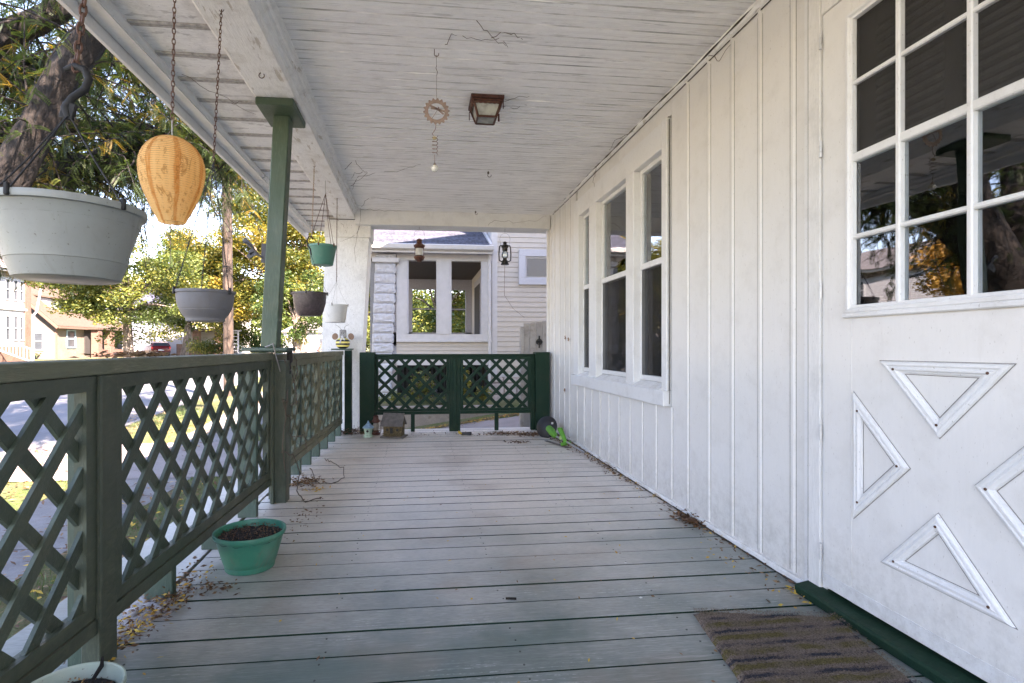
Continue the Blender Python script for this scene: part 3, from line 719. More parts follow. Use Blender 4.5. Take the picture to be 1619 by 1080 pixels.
# ================================================================== THINGS ON THE PORCH
def chain(b, p, q, link=.03, r=.0022, wid=.42, sag=0.0):
    p = Vector(p); q = Vector(q); L = (q-p).length; n = max(2, int(L/(link*.74))); d = (q-p)/n
    up = d.normalized(); a = up.orthogonal().normalized(); c = up.cross(a)
    for i in range(n):
        m_ = p+d*(i+.5); m_.z -= sag*4*(i/n)*(1-i/n); s1 = a if i % 2 else c; s1 = (s1+random.uniform(-.25, .25)*(c if i % 2 else a)).normalized()
        pts = []
        for k in range(9):
            t = 2*PI*k/8; pts.append(m_+up*math.cos(t)*link*.5+s1*math.sin(t)*link*wid*.5)
        b.tube(pts, r, 5, cap=False)
def hookpts(c, r, a0=-40, a1=230, ax=(1, 0, 0), n=12):
    c = Vector(c); ax = Vector(ax); return [c+ax*math.cos(rad(a0+(a1-a0)*i/n))*r+Vector((0, 0, 1))*math.sin(rad(a0+(a1-a0)*i/n))*r for i in range(n+1)]
def plastic(name, col, rough=.45, dusty=(.3, .29, .27), amt=.35):
    t = NT(name); v = t.pos(); nz = t.noise(v, 9, 7, .65); st = t.noise(t.pos((1, 1, .25)), 16, 5, .6)
    c = t.mix(t.math('MULTIPLY', t.ramp(nz, [(.45, 0.), (.7, amt)]), t.ramp(st, [(.35, .4), (.6, 1.)])), col, dusty)
    c = t.mix(t.ramp(t.noise(v, 130, 3, .5), [(.67, 0.), (.73, .7)]), c, (.1, .085, .07))
    c = t.mix(t.ramp(t.noise(t.pos((1, 1, .35), (7, 3, 1)), 7, 7, .75, 1.5), [(.55, 0.), (.66, .35)]), c, (.14, .12, .095))
    t.bsdf(c, t.ramp(nz, [(.3, rough*.8), (.7, rough*1.5)]), t.bump(nz, .06, .003)); return t.m
soil = plain('dark_potting_soil', (.018, .014, .012), .95, var=.8, scale=120, bump=1.0)
def basket(label, c, zr, h, r, mat, prof=None, parts_label=None):
    t = thing('hanging_basket', label, 'hanging basket', (c[0], c[1], zr-h), None)
    P = prof or [(0, -1.0), (.62, -1.0), (.66, -.985), (.74, -.76), (.752, -.755), (.78, -.60), (.90, -.25), (.945, -.10), (.95, -.095), (1.0, -.09), (1.01, -.04), (1.0, 0), (.965, .005), (.93, -.03), (.90, -.22)]
    b = MB(); b.lathe([(a*r, z*h+0) for a, z in P], (c[0], c[1], zr), 48); obj('pot', b, mat, t, smooth=True)
    b = MB(); b.lathe([(0, -.22*h), (.91*r, -.24*h)], (c[0], c[1], zr), 24); stuff(obj('soil', b, soil, t))
    return t
def strands(t, c, zr, r, top, angs, rr=.0017, mat=None, clip=True, chainy=False):
    for a in angs:
        p = Vector((c[0]+math.cos(rad(a))*r*.99, c[1]+math.sin(rad(a))*r*.99, zr-.004)); q = Vector(top)
        b = MB()
        if chainy: chain(b, p, q, .012, .0012)
        else:
            m_ = (p+q)/2+Vector((random.uniform(-.004, .004), random.uniform(-.004, .004), -.012)); b.tube([p, m_, q], rr, 6)
        if clip: b.obox(p+Vector((math.cos(rad(a))*.004, math.sin(rad(a))*.004, 0)), (.010, .010, .028), Matrix.Rotation(rad(a), 3, 'Z'), .002)
        obj('strand', b, mat or M['strand'], t)
def chain_thing(label, p, q, link, r, mat, group='chains hanging from the porch beam', hooktop=True, sag=0):
    t = thing('hanging_chain', label, 'chain', p, group)
    b = MB(); chain(b, p, q, link, r, sag=sag); stuff(obj('links', b, mat, t))
    if hooktop:
        b = MB(); b.tube([Vector(p)+Vector((0, 0, .03)), Vector(p)+Vector((0, 0, .012))], .002, 6); b.tube(hookpts(Vector(p)+Vector((0, 0, .002)), .010, 90, -160), .0018, 6); obj('hook', b, M['hook_zinc'], t)
    return t
# big grey basket
cA = (-.885, 1.465)
tb = basket('large pale grey plastic basket hanging nearest the camera at upper left', cA, 1.335, .187, .170, plastic('pale_grey_plastic', (.25, .265, .245), .4, (.17, .16, .15), .3))
topA = (-.905, 1.50, 1.585)
strands(tb, cA, 1.335, .170, topA, (198, 262, 60, 340), .0022)
b = MB(); b.tube([(-.905, 1.50, 1.575), (-.912, 1.50, 1.60), (-.90, 1.505, 1.63), (-.872, 1.51, 1.655), (-.862, 1.51, 1.682), (-.872, 1.512, 1.708), (-.90, 1.515, 1.718), (-.925, 1.517, 1.708)], [.010, .012, .009, .010, .010, .010, .009, .006], 10)
b.obox((-.906, 1.50, 1.592), (.035, .012, .045), Matrix.Rotation(rad(15), 3, 'Y'), .003); obj('hook', b, M['strand'], tb, smooth=True)
chain_thing('thick rusty brown chain holding the large grey basket', (-.865, 1.60, 2.448), (-.897, 1.513, 1.705), .036, .0036, M['rust'])
# hornet nest lantern
def nest_mat():
    t = NT('orange_paper_nest_print'); tc = t.n('ShaderNodeTexCoord'); s_ = t.n('ShaderNodeSeparateXYZ'); t.l(tc.outputs['Object'], s_.inputs[0])
    ang = t.math('ARCTAN2', s_.outputs[1], s_.outputs[0])
    wob = t.math('ADD', ang, t.math('MULTIPLY', t.noise(t.pos((1, 1, 1)), 14, 4), .22))
    f = t.math('ABSOLUTE', t.math('SINE', t.math('MULTIPLY', wob, 3.5)))
    stripe = t.ramp(f, [(.0, 1.), (.26, .9), (.40, 0.)])
    streak = t.noise(t.pos((1.6, 1.6, .22)), 42, 5, .65, .8)
    c = t.mix(t.ramp(streak, [(.35, 0.), (.75, .7)]), (.96, .70, .35), (.93, .58, .22))
    c = t.mix(t.math('MULTIPLY', stripe, t.ramp(streak, [(.3, .35), (.6, 1.)])), c, (.72, .32, .09))
    c = t.mix(t.ramp(t.noise(t.pos((1, 1, .45), (5, 0, 0)), 20, 6, .7, 2.5), [(.56, 0.), (.62, .7), (.66, 0.)]), c, (.42, .15, .03))
    d = t.n('ShaderNodeBsdfDiffuse'); tl = t.n('ShaderNodeBsdfTranslucent'); t.l(c, d.inputs[0]); t.l(c, tl.inputs[0])
    m_ = t.n('ShaderNodeMixShader'); m_.inputs[0].default_value = .6; t.l(d.outputs[0], m_.inputs[1]); t.l(tl.outputs[0], m_.inputs[2]); t.l(m_.outputs[0], t.out.inputs[0]); return t.m
nest = thing('paper_lantern', 'orange striped paper hornet nest decoy hanging beside the grey basket', 'decoration', (-.90, 2.075, 1.435))
b = MB(); prof = []
for i in range(41):
    u = i/40; z = 1.435+.31*u
    r = .044+.065*math.sin(min(1, u/.64)*PI/2)**1.05 if u < .64 else .109*math.sqrt(max(0, 1-((u-.64)/.375)**2.0))
    prof.append((max(r, .012)*(1+.006*(i % 2)), z))
b.lathe([(a, z-1.435) for a, z in prof], (-.90, 2.075, 1.435), 56); obj('shade', b, nest_mat(), nest, smooth=True)
b = MB()
for i in range(2, 40, 1):
    r_, z = prof[i]; b.tube([Vector((-.90+math.cos(t)*r_*1.003, 2.075+math.sin(t)*r_*1.003, z+.001)) for t in np.linspace(0, 2*PI, 29)], .0006, 3, cap=False)
stuff(obj('wire_ribs', b, plain('brown_wire_rib', (.35, .2, .09), .7), nest))
b = MB(); b.tube([(-.90, 2.075, 1.735), (-.90, 2.075, 1.81)], .0026, 5); b.tube([(-.955, 2.075, 1.735), (-.845, 2.075, 1.735)], .0012, 5); obj('wire', b, M['hook_zinc'], nest)
chain_thing('thin rusty chain that holds the orange paper lantern', (-.895, 2.09, 2.448), (-.90, 2.076, 1.80), .026, .0019, M['rust'])
# grey round basket
cB = (-.885, 2.345)
tb = basket('dark grey round plastic basket hanging low in front of the utility pole', cB, 1.212, .128, .115, plastic('slate_grey_plastic', (.135, .135, .145), .5, (.25, .25, .25), .25),
    [(0, -1.0), (.62, -1.0), (.64, -.985), (.65, -.90), (.655, -.885), (.74, -.80), (.84, -.64), (.848, -.625), (.845, -.60), (.872, -.59), (.93, -.40), (.955, -.20), (.955, -.10), (.95, -.095), (1.0, -.09), (1.01, -.04), (1.0, 0), (.965, .005), (.93, -.03), (.90, -.22)])
strands(tb, cB, 1.212, .115, (-.868, 2.385, 1.765), (215, 120, 340), mat=M['black_metal'], chainy=True)
chain_thing('long thin rusty chain above the dark grey round basket', (-.855, 2.44, 2.448), (-.868, 2.386, 1.765), .024, .0017, M['rust'])
# green, brown and white small baskets
cC = (-.838, 4.80)
tb = basket('small teal green basket hanging highest near the column', cC, 1.863, .172, .123, plastic('teal_plastic', (.06, .20, .15), .4, (.25, .3, .26), .3),
    [(0, -1), (.70, -1), (.74, -.97), (.95, -.14), (.96, -.13), (1.0, -.12), (1.0, 0), (.96, .0), (.93, -.2)])
strands(tb, cC, 1.863, .123, (-.82, 4.855, 2.335), (185, 265, 330, 60), .0024, mat=M['rust'])
b = MB(); b.tube([(-.82, 4.858, 2.33), (-.822, 4.858, 2.44)], .002, 6); b.tube(hookpts((-.812, 4.858, 2.44), .012, 180, 20), .002, 6); obj('hook', b, M['hook_zinc'], tb)
chain_thing('pale beaded chain hanging left of the teal basket', (-.843, 4.464, 2.448), (-.862, 4.455, 1.86), .02, .0018, plain('pale_tan_chain', (.38, .28, .2), .6, .2))
cD = (-.875, 4.44)
tb = basket('small dark brown basket hanging right of the green post', cD, 1.415, .188, .139, plain('speckled_brown_plastic', (.055, .04, .042), .35, var=.6, scale=60),
    [(0, -1), (.60, -1), (.66, -.97), (.78, -.80), (.90, -.45), (.94, -.08), (1.0, -.075), (1.0, 0), (.95, .0), (.92, -.2)])
strands(tb, cD, 1.415, .139, (-.866, 4.452, 1.72), (190, 270, 20), .0016, mat=M['black_metal'])
b = MB(); b.tube([(-.866, 4.452, 1.72), (-.872, 4.452, 1.77), (-.892, 4.452, 1.80), (-.898, 4.452, 1.84), (-.885, 4.452, 1.868), (-.862, 4.452, 1.868), (-.852, 4.452, 1.85)], .006, 8); obj('hook', b, M['strand'], tb, smooth=True)
cE = (-.818, 5.38)
tb = basket('small off white basket hanging against the white column', cE, 1.392, .175, .122, plastic('off_white_plastic', (.62, .62, .60), .4, (.35, .34, .3), .25),
    [(0, -1), (.78, -1), (.80, -.97), (.82, -.88), (.845, -.87), (.97, -.12), (1.0, -.11), (1.0, 0), (.96, .0), (.93, -.2)])
strands(tb, cE, 1.392, .122, (-.806, 5.40, 1.62), (190, 265, 10, 90), .0009, mat=M['hook_zinc'])
chain_thing('dark thin chain hanging right of the teal basket in front of the column', (-.802, 5.408, 2.448), (-.806, 5.40, 1.62), .018, .0017, M['rust'])
# lone hooks in beam and ceiling
def ceil_hook(x, y, z, label, big=1.0, swivel=False):
    b = MB(); b.tube([(x, y, z+.01), (x, y, z-.02*big)], .0022*big, 6); b.tube(hookpts((x+.008*big, y, z-.03*big), .012*big, 130, 380), .0022*big, 6)
    if swivel: b.lathe([(0, 0), (.009, -.004), (.009, -.02), (0, -.026)], (x, y, z-.005), 10)
    tag(obj('ceiling_hook', b, plain('dark_hook_metal', (.12, .10, .09), .5, .6), origin=(x, y, z)), label, 'hook', 'small hooks screwed into the ceiling')
ceil_hook(.617, 4.729, cz(4.7), 'dark swivel hook in the white ceiling beyond the square lamp', 1.3, True)
ceil_hook(.648, 6.09, cz(6.0), 'tiny dark hook in the ceiling just before the cross beam', 1.1, True)
b = MB(); b.tube(hookpts((-.838, 2.98, 2.435), .014, 120, 400), .0026, 6); b.tube([(-.845, 2.98, 2.445), (-.845, 2.98, 2.452)], .003, 6)
tag(obj('beam_hook', b, M['rust']), 'empty rusty hook under the white beam before the green post', 'hook')

# dragonfly spinner
sp = thing('wind_spinner', 'tan metal dragonfly ring spinner with spiral and glass ball hanging from the ceiling', 'wind spinner', (.094, 2.848, 1.96))
tan = plain('tan_sheet_metal', (.27, .20, .17), .5, .4, var=.2)
X0, Y0, Zc = .094, 2.848, 2.230
b = MB(); ring = []
for k in range(96):
    t = 2*PI*k/96; ring.append((t, .066+.0055*math.sin(t*18)))
v = []; f = []
for (t, r_) in ring:
    for rr_ in (r_, .044):
        for dy in (-.0012, .0012): v.append((X0+math.cos(t)*rr_, Y0+dy, Zc+math.sin(t)*rr_))
for k in range(96):
    a = k*4; c = ((k+1) % 96)*4
    f += [(a, c, c+2, a+2), (a+1, a+3, c+3, c+1), (a, a+1, c+1, c), (a+2, c+2, c+3, a+3)]
b.add(v, f); obj('ring', b, tan, sp)
b = MB(); b.bar((X0-.022, Y0, Zc-.036), (X0+.010, Y0, Zc+.016), .003, .003); b.lathe([(0, -.006), (.005, 0), (0, .006)], (X0+.012, Y0, Zc+.020), 8)
for s1, s2 in (((-.034, .030), .007), ((.044, .002), .007), ((-.030, .016), .006), ((.038, -.014), .006)):
    p = Vector((X0+.006, Y0, Zc+.012)); q = Vector((X0+s1[0], Y0, Zc+s1[1])); b.bar(p, q, s2*1.5, .002, (0, 1, 0))
obj('dragonfly', b, tan, sp)
b = MB(); b.tube([(X0, Y0, Zc+.068), (X0+.001, Y0, 2.42)], .0008, 5); b.tube([(X0+.001, Y0, 2.42), (X0+.005, Y0, 2.44), (X0-.003, Y0, 2.46), (X0+.001, Y0, 2.475)], .0015, 6); b.tube([(X0, Y0, 2.475), (X0, Y0, 2.53)], .0009, 5)
b.tube(hookpts((X0, Y0, 2.535), .012, 20, -200), .0022, 6); b.tube([(X0-.011, Y0, 2.535), (X0-.011, Y0, 2.565)], .0022, 6); obj('hanger', b, M['rust'], sp)
b = MB(); b.lathe([(0, -.004), (.003, 0), (0, .006)], (X0, Y0, 2.345), 8); obj('bead', b, plain('pale_bead', (.6, .5, .3), .3), sp)
b = MB(); b.tube([(X0-.002, Y0, Zc-.064), (X0-.006, Y0, Zc-.095), (X0-.014, Y0, Zc-.108), (X0-.022, Y0, Zc-.12), (X0-.015, Y0, Zc-.13)], .0022, 6)
hel = [(X0-.008+.015*math.cos(t), Y0+.015*math.sin(t), Zc-.13-.10*t/(2*PI*5)) for t in np.linspace(0, 2*PI*5, 61)]; b.tube(hel, .0018, 6)
b.tube([(X0-.010, Y0, Zc-.23), (X0-.009, Y0, Zc-.285)], .0018, 6); b.lathe([(.002, .012), (.005, .008), (.011, -.002), (.014, -.006)], (X0-.009, Y0, Zc-.285), 12); obj('spiral', b, tan, sp, smooth=True)
b = MB(); b.lathe([(.019*math.sin(a), .019*math.cos(a)) for a in np.linspace(.001, PI-.001, 14)], (X0-.009, Y0, Zc-.303), 20)
t_ = NT('milky_glass_ball'); t_.bsdf((.62, .60, .54), .08, None, 0, .8); obj('glass_ball', b, t_.m, sp, smooth=True)
b = MB(); b.lathe([(.012*math.sin(a), .009*math.cos(a)) for a in np.linspace(.001, PI-.001, 9)], (X0-.010, Y0, Zc-.142), 14); obj('bead', b, plain('amber_bead', (.55, .46, .25), .2), sp, smooth=True)

# square ceiling lamp
lx, ly, lz = .43, 3.415, 2.556
lamp = thing('ceiling_lamp', 'square rusty brown metal ceiling lamp with frosted glass panes', 'lamp', (lx, ly, lz))
RB = M['rust_brown']
b = MB(); b.box(lx-.105, lx+.105, ly-.105, ly+.105, lz-.020, lz+.004, .004); obj('mount_plate', b, RB, lamp)
b = MB(); b.box(lx-.098, lx+.098, ly-.098, ly+.098, lz-.034, lz-.0205, .003); obj('collar', b, RB, lamp)
tz, bz, th_, bh_ = lz-.034, lz-.118, .086, .058
fg = NT('frosted_lamp_glass'); fg.bsdf(fg.mix(fg.ramp(fg.noise(fg.pos(), 22, 4), [(.35, 0.), (.7, 1.)]), (.24, .24, .22), (.42, .43, .39)), .25); fg = fg.m
for k in range(4):
    a = k*PI/2; R = Matrix.Rotation(a, 3, 'Z'); o0 = Vector((lx, ly, 0))
    def q(u, w_, z): return o0+R @ Vector((u, -w_, 0))+Vector((0, 0, z))
    b = MB(); b.add([q(-th_+.008, th_-.002, tz), q(th_-.008, th_-.002, tz), q(bh_-.006, bh_-.002, bz), q(-bh_+.006, bh_-.002, bz)], [(0, 1, 2, 3)]); obj('glass_pane', b, fg, lamp)
    b = MB(); b.bar(q(-th_, th_, tz), q(-bh_, bh_, bz), .011, .011, (0, 0, 1)); obj('corner_bar', b, RB, lamp)
    b = MB(); b.bar(q(-bh_, bh_, bz), q(bh_, bh_, bz), .010, .012); obj('bottom_bar', b, RB, lamp)
    b = MB(); s = []; n_ = 24
    for i in range(n_+1): u = -th_+2*th_*i/n_; s.append(q(u, th_+.001, tz-.012-.004*abs(math.sin(i*PI/4))))
    top = [q(-th_+2*th_*i/n_, th_+.003, tz+.001) for i in range(n_+1)]; b.add(s+top, [(i, i+1, n_+2+i, n_+1+i) for i in range(n_)]); obj('scalloped_edge', b, RB, lamp)
    b = MB(); b.obox(q(-.098, .098, tz-.022), (.012, .004, .05), R); obj('corner_tab', b, RB, lamp)
b = MB(); b.box(lx-bh_+.006, lx+bh_-.006, ly-bh_+.006, ly+bh_-.006, bz-.001, bz+.001); obj('glass_pane', b, fg, lamp)
b = MB(); b.lathe([(.012, 0), (.014, -.01), (.024, -.035), (.026, -.05), (.018, -.066), (0, -.074)], (lx-.02, ly, lz-.03), 16); obj('bulb', b, plain('white_bulb', (.75, .74, .7), .3), lamp, smooth=True)

# two lanterns on the cross beam
l1 = thing('lantern', 'rusty brown lantern with frosted glass hanging at the left of the far beam', 'lantern', (.007, 6.26, 1.96))
def LX(b, prof, c, n=20, **k): b.lathe(prof, c, n, **k); return b
c1 = (.007, 6.26, 1.965)
b = LX(MB(), [(0, 0), (.022, 0), (.028, .010), (.048, .022), (.062, .045), (.064, .06), (.052, .07), (.042, .075)], c1); obj('base', b, RB, l1, smooth=True)
b = LX(MB(), [(.042, .073), (.044, .085), (.044, .145), (.042, .158)], c1)
fw = NT('lit_through_frosted_chimney'); d = fw.n('ShaderNodeBsdfDiffuse'); d.inputs[0].default_value = (.8, .8, .78, 1); tl = fw.n('ShaderNodeBsdfTranslucent'); tl.inputs[0].default_value = (.9, .9, .88, 1); mm = fw.n('ShaderNodeMixShader'); mm.inputs[0].default_value = .6; fw.l(d.outputs[0], mm.inputs[1]); fw.l(tl.outputs[0], mm.inputs[2]); fw.l(mm.outputs[0], fw.out.inputs[0])
obj('chimney', b, fw.m, l1, smooth=True)
b = LX(MB(), [(.042, .155), (.050, .160), (.066, .178), (.066, .190), (.052, .204), (.034, .212), (.030, .222), (.030, .245), (.034, .248), (.030, .262), (.012, .27), (0, .272)], c1); obj('cap', b, RB, l1, smooth=True)
for k in range(4):
    b = MB(); a = rad(45+90*k); x, y = math.cos(a), math.sin(a); b.tube([(c1[0]+x*.06, c1[1]+y*.06, c1[2]+.05), (c1[0]+x*.074, c1[1]+y*.074, c1[2]+.09), (c1[0]+x*.074, c1[1]+y*.074, c1[2]+.15), (c1[0]+x*.062, c1[1]+y*.062, c1[2]+.19)], .0022, 5); obj('guard_wire', b, RB, l1)
b = MB(); b.tube([(c1[0]-.064, 6.26, c1[2]+.18), (c1[0]-.062, 6.26, c1[2]+.30)]+[(c1[0]+.058*math.cos(a), 6.26, c1[2]+.325+.055*math.sin(a)) for a in np.linspace(PI, 0, 9)]+[(c1[0]+.062, 6.26, c1[2]+.30), (c1[0]+.064, 6.26, c1[2]+.18)], .0014, 5); b.tube([(c1[0], 6.26, c1[2]+.38), (c1[0], 6.26, c1[2]+.42)], .0014, 5); obj('bail', b, RB, l1)
BM = M['black_metal']
l2 = thing('lantern', 'black hurricane lantern with side tubes hanging right on the far beam', 'lantern', (1.016, 6.26, 1.95))
c2 = (1.016, 6.26, 1.95)
b = LX(MB(), [(0, 0), (.048, 0), (.050, .006), (.044, .016), (.040, .040), (.030, .052), (.024, .06), (.024, .075)], c2); obj('base', b, BM, l2, smooth=True)
b = LX(MB(), [(.024, .073), (.038, .09), (.043, .115), (.036, .145), (.026, .165)], c2); obj('chimney', b, M['glass'], l2, smooth=True)
b = LX(MB(), [(.030, .163), (.034, .175), (.034, .2), (.040, .205), (.046, .222), (.030, .236), (.020, .240), (.020, .252), (.026, .256), (.016, .272), (0, .274)], c2); obj('cap', b, BM, l2, smooth=True)
b = MB()
for s in (-1, 1): b.tube([(c2[0]+s*.024, 6.26, c2[2]+.225), (c2[0]+s*.055, 6.26, c2[2]+.225), (c2[0]+s*.066, 6.26, c2[2]+.21), (c2[0]+s*.072, 6.26, c2[2]+.12), (c2[0]+s*.068, 6.26, c2[2]+.05), (c2[0]+s*.035, 6.26, c2[2]+.035)], .0075, 8)
obj('side_tubes', b, BM, l2, smooth=True)
b = MB(); b.tube([(c2[0]-.05, 6.26, c2[2]+.222)]+[(c2[0]+.062*math.cos(a), 6.26, c2[2]+.30+.072*math.sin(a)) for a in np.linspace(PI, 0, 13)]+[(c2[0]+.05, 6.26, c2[2]+.222)], .0015, 5); b.tube([(c2[0], 6.26, c2[2]+.37), (c2[0], 6.26, c2[2]+.425)], .0015, 5); obj('bail', b, BM, l2)
b = MB(); b.tube([(1.02, 6.3, 1.95), (1.05, 6.5, 1.80), (1.13, 7.0, 1.66), (1.28, 7.2, 1.50), (1.45, 7.26, 1.38)], .002, 5); tag(obj('loose_wire', b, M['rust']), 'thin loose wire trailing from the black hurricane lantern to the old gate', 'wire')

# bracket ornament on the post
b = MB(); b.bar((-.958, 3.45, 1.50), (-.955, 3.45, 1.62), .03, .004, (0, 1, 0)); b.tube([(-.958, 3.45, 1.53), (-.99, 3.45, 1.55), (-1.03, 3.45, 1.60), (-1.06, 3.45, 1.625), (-1.085, 3.45, 1.62)], [.006, .007, .008, .006, .003], 8)
for (p, q) in (((-1.00, 3.45, 1.565), (-1.055, 3.45, 1.535)), ((-1.03, 3.45, 1.60), (-1.075, 3.45, 1.645)), ((-1.02, 3.45, 1.58), (-1.045, 3.45, 1.555))): b.bar(p, q, .028, .004, (0, 1, 0), .001)
tag(obj('post_bracket', b, plain('grey_black_cast_iron', (.05, .05, .055), .5, .4), origin=(-.958, 3.45, 1.55)), 'black cast leaf shaped bracket fixed to the left side of the green post', 'bracket')

# pots on the floor
def floor_pot(label, c, h, rt, rb, mat, prof):
    t = thing('plant_pot', label, 'plant pot', (c[0], c[1], 0))
    b = MB(); b.lathe([(a*rt, z*h) for a, z in prof], (c[0], c[1], 0), 48); obj('pot', b, mat, t, smooth=True); return t
pp = [(0, .01), (.64, .01), (.675, .02), (.70, .16), (.712, .17), (.76, .30), (.86, .62), (.93, .875), (.935, .88), (.985, .89), (1.0, .93), (.995, .995), (.965, 1.0), (.935, .985), (.90, .80), (0, .79)]
t1 = floor_pot('teal plastic pot of dark soil standing on the boards by the railing', (-.745, 2.475), .168, .152, .09, plastic('bright_teal_plastic', (.025, .19, .125), .38, (.2, .27, .22), .4), pp)
b = MB(); v = []; f = []; n_ = 22
for i in range(n_):
    for j in range(n_):
        x, y = (i/(n_-1)-.5)*2, (j/(n_-1)-.5)*2; l_ = math.hypot(x, y); 
        if l_ > 1: x, y = x/l_, y/l_
        v.append((-.745+x*.14, 2.475+y*.14, .138+.012*noise.noise(Vector((x*5, y*5, 0)))+.012*(1-min(1, l_))))
for i in range(n_-1):
    for j in range(n_-1): f.append((i*n_+j, (i+1)*n_+j, (i+1)*n_+j+1, i*n_+j+1))
b.add(v, f); stuff(obj('soil', b, soil, t1))
n = 500; a = RNG.random(n)*2*PI; rr = np.sqrt(RNG.random(n))*.13
stuff(foliage('soil_crumbs', np.stack([-.745+np.cos(a)*rr, 2.475+np.sin(a)*rr, .150+RNG.random(n)*.008], 1), rdir(n), rdir(n)+np.array([0, 0, 1.]), .007, .006, RNG.random(n)*.5, M['leaf_dead'], t1))
t2 = floor_pot('worn pale green pot with soil at the bottom left corner by the railing', (-.80, 1.325), .192, .112, .08, plastic('faded_green_plastic', (.36, .45, .38), .5, (.45, .46, .40), .9), pp[:-2]+[(.90, .80), (.86, .70)])
b = MB(); b.lathe([(0, .168), (.05, .166), (.097, .158)], (-.80, 1.325, 0), 20); stuff(obj('soil', b, soil, t2))
n = 240; a = RNG.random(n)*2*PI; rr = np.sqrt(RNG.random(n))*.085
stuff(foliage('perlite_grains', np.stack([-.80+np.cos(a)*rr, 1.325+np.sin(a)*rr, .170+RNG.random(n)*.004], 1), rdir(n), rdir(n)+np.array([0, 0, 1.]), .006, .005, RNG.random(n), M['leaf_dead'], t2))
b = MB(); b.tube([(-.775, 1.36, .160), (-.778, 1.38, .18), (-.775, 1.41, .195), (-.782, 1.425, .208)], [.005, .004, .005, .003], 7, rough=.5); obj('dead_stem', b, M['bark'], t2)

# bee figure on the end post cap
bee = thing('bee_figurine', 'bumblebee figurine with grey head on the end post cap before the column', 'figurine', (-.845, 6.12, .958))
yb_, kb_ = plain('yellow_glaze', (.72, .62, .16), .35), plain('black_glaze', (.02, .02, .022), .35)
zq = .958; hs = .118/6
for k in range(6):
    b = MB(); ff = lambda u: .078*(1-.55*abs(u*2-1)**3.2)
    b.lathe([(0, 0), (ff(k/6)-.001, 0), (ff((k+.5)/6), hs*.5), (ff((k+1)/6)-.001, hs), (0, hs)], (-.845, 6.12, zq+k*hs), 24, sy=.75)
    obj('stripe', b, kb_ if k in (0, 2, 4) else yb_, bee, smooth=True)
b = MB(); b.box(-.878, -.808, 6.09, 6.15, 1.078, 1.168, .006); obj('head', b, plain('grey_tin', (.22, .22, .22), .5, .3, var=.35), bee)
b = MB(); b.bar((-.86, 6.087, 1.14), (-.846, 6.087, 1.13), .003, .003); b.bar((-.84, 6.087, 1.13), (-.824, 6.087, 1.14), .003, .003)
b.tube([(-.862, 6.086, 1.112), (-.852, 6.086, 1.102), (-.838, 6.086, 1.100), (-.826, 6.086, 1.108)], .0018, 5)
for s in (-.856, -.834): b.lathe([(0, -.001), (.005, 0), (0, .001)], (s, 6.088, 1.128), 8, R=Matrix.Rotation(PI/2, 3, 'X'))
obj('face', b, plain('dark_face_lines', (.03, .03, .03), .5), bee)
for s in (-1, 1):
    b = MB(); b.lathe([(0, -.004), (.036, -.003), (.038, 0), (.036, .003), (0, .004)], (-.843+s*.088, 6.125, 1.093), 20, R=Matrix.Rotation(PI/2, 3, 'X') @ Matrix.Rotation(rad(20*s), 3, 'Z'), sx=.85); obj('wing', b, plain('brown_wood_wing', (.24, .14, .09), .6), bee)
    b = MB(); b.tube([(-.843+s*.01, 6.12, 1.165), (-.843+s*.04-.015, 6.12, 1.21), (-.843+s*.075-.01, 6.12, 1.225)], .0016, 5); obj('antenna', b, BM, bee)
b = MB(); b.bar((-.843, 6.05, 1.09), (-.868, 6.048, 1.02), .014, .003, (0, 1, 0)); b.bar((-.843, 6.05, 1.09), (-.815, 6.048, 1.05), .014, .003, (0, 1, 0)); b.bar((-.856, 6.045, 1.095), (-.83, 6.045, 1.095), .012, .010, (0, 1, 0)); obj('ribbon_bow', b, plain('grey_white_ribbon', (.5, .5, .52), .7), bee)

# birdhouses, small lantern, nozzle, trimmer
b1 = thing('birdhouse', 'tiny pale green ceramic birdhouse with blue roof on the deck', 'birdhouse', (-.545, 5.90, 0))
c = (-.545, 5.90, 0)
b = MB(); b.lathe([(0, 0), (.052, 0), (.050, .012), (.040, .025), (.040, .045), (.050, .09), (.052, .10)], c, 8, R=Matrix.Rotation(rad(22), 3, 'Z')); obj('body', b, plain('pale_green_glaze', (.38, .52, .42), .3), b1)
b = MB(); b.lathe([(.066, .098), (.064, .106), (.035, .130), (.014, .152), (.010, .160), (.008, .172), (0, .178)], c, 8, R=Matrix.Rotation(rad(22), 3, 'Z')); obj('roof', b, plain('blue_glaze_roof', (.22, .36, .50), .35, var=.4, scale=50), b1)
b = MB(); b.lathe([(0, -.0015), (.013, -.001), (.013, .001), (0, .0015)], (c[0]-.004, c[1]-.0465, .066), 16, R=Matrix.Rotation(rad(97), 3, 'X')); obj('entrance_hole', b, M['dark'], b1)
l3 = thing('lantern', 'small rusty lantern standing on the deck behind the tiny birdhouse', 'lantern', (-.47, 6.05, 0)); c = (-.475, 6.05, 0)
b = LX(MB(), [(0, 0), (.05, 0), (.052, .02), (.03, .03), (.026, .05)], c); obj('base', b, M['rust_brown'], l3, smooth=True)
b = LX(MB(), [(.024, .05), (.036, .075), (.036, .10), (.024, .13)], c); obj('chimney', b, plain('dusty_glass', (.3, .26, .22), .3), l3, smooth=True)
b = LX(MB(), [(.028, .128), (.045, .14), (.045, .155), (.03, .175), (.03, .2), (.016, .215), (0, .216)], c); obj('cap', b, M['rust_brown'], l3, smooth=True)
b = MB()
for s in (-1, 1): b.tube([(c[0]+s*.03, 6.05, .165), (c[0]+s*.055, 6.05, .15), (c[0]+s*.056, 6.05, .03), (c[0]+s*.04, 6.05, .012)], .005, 6)
obj('side_tubes', b, M['rust_brown'], l3)
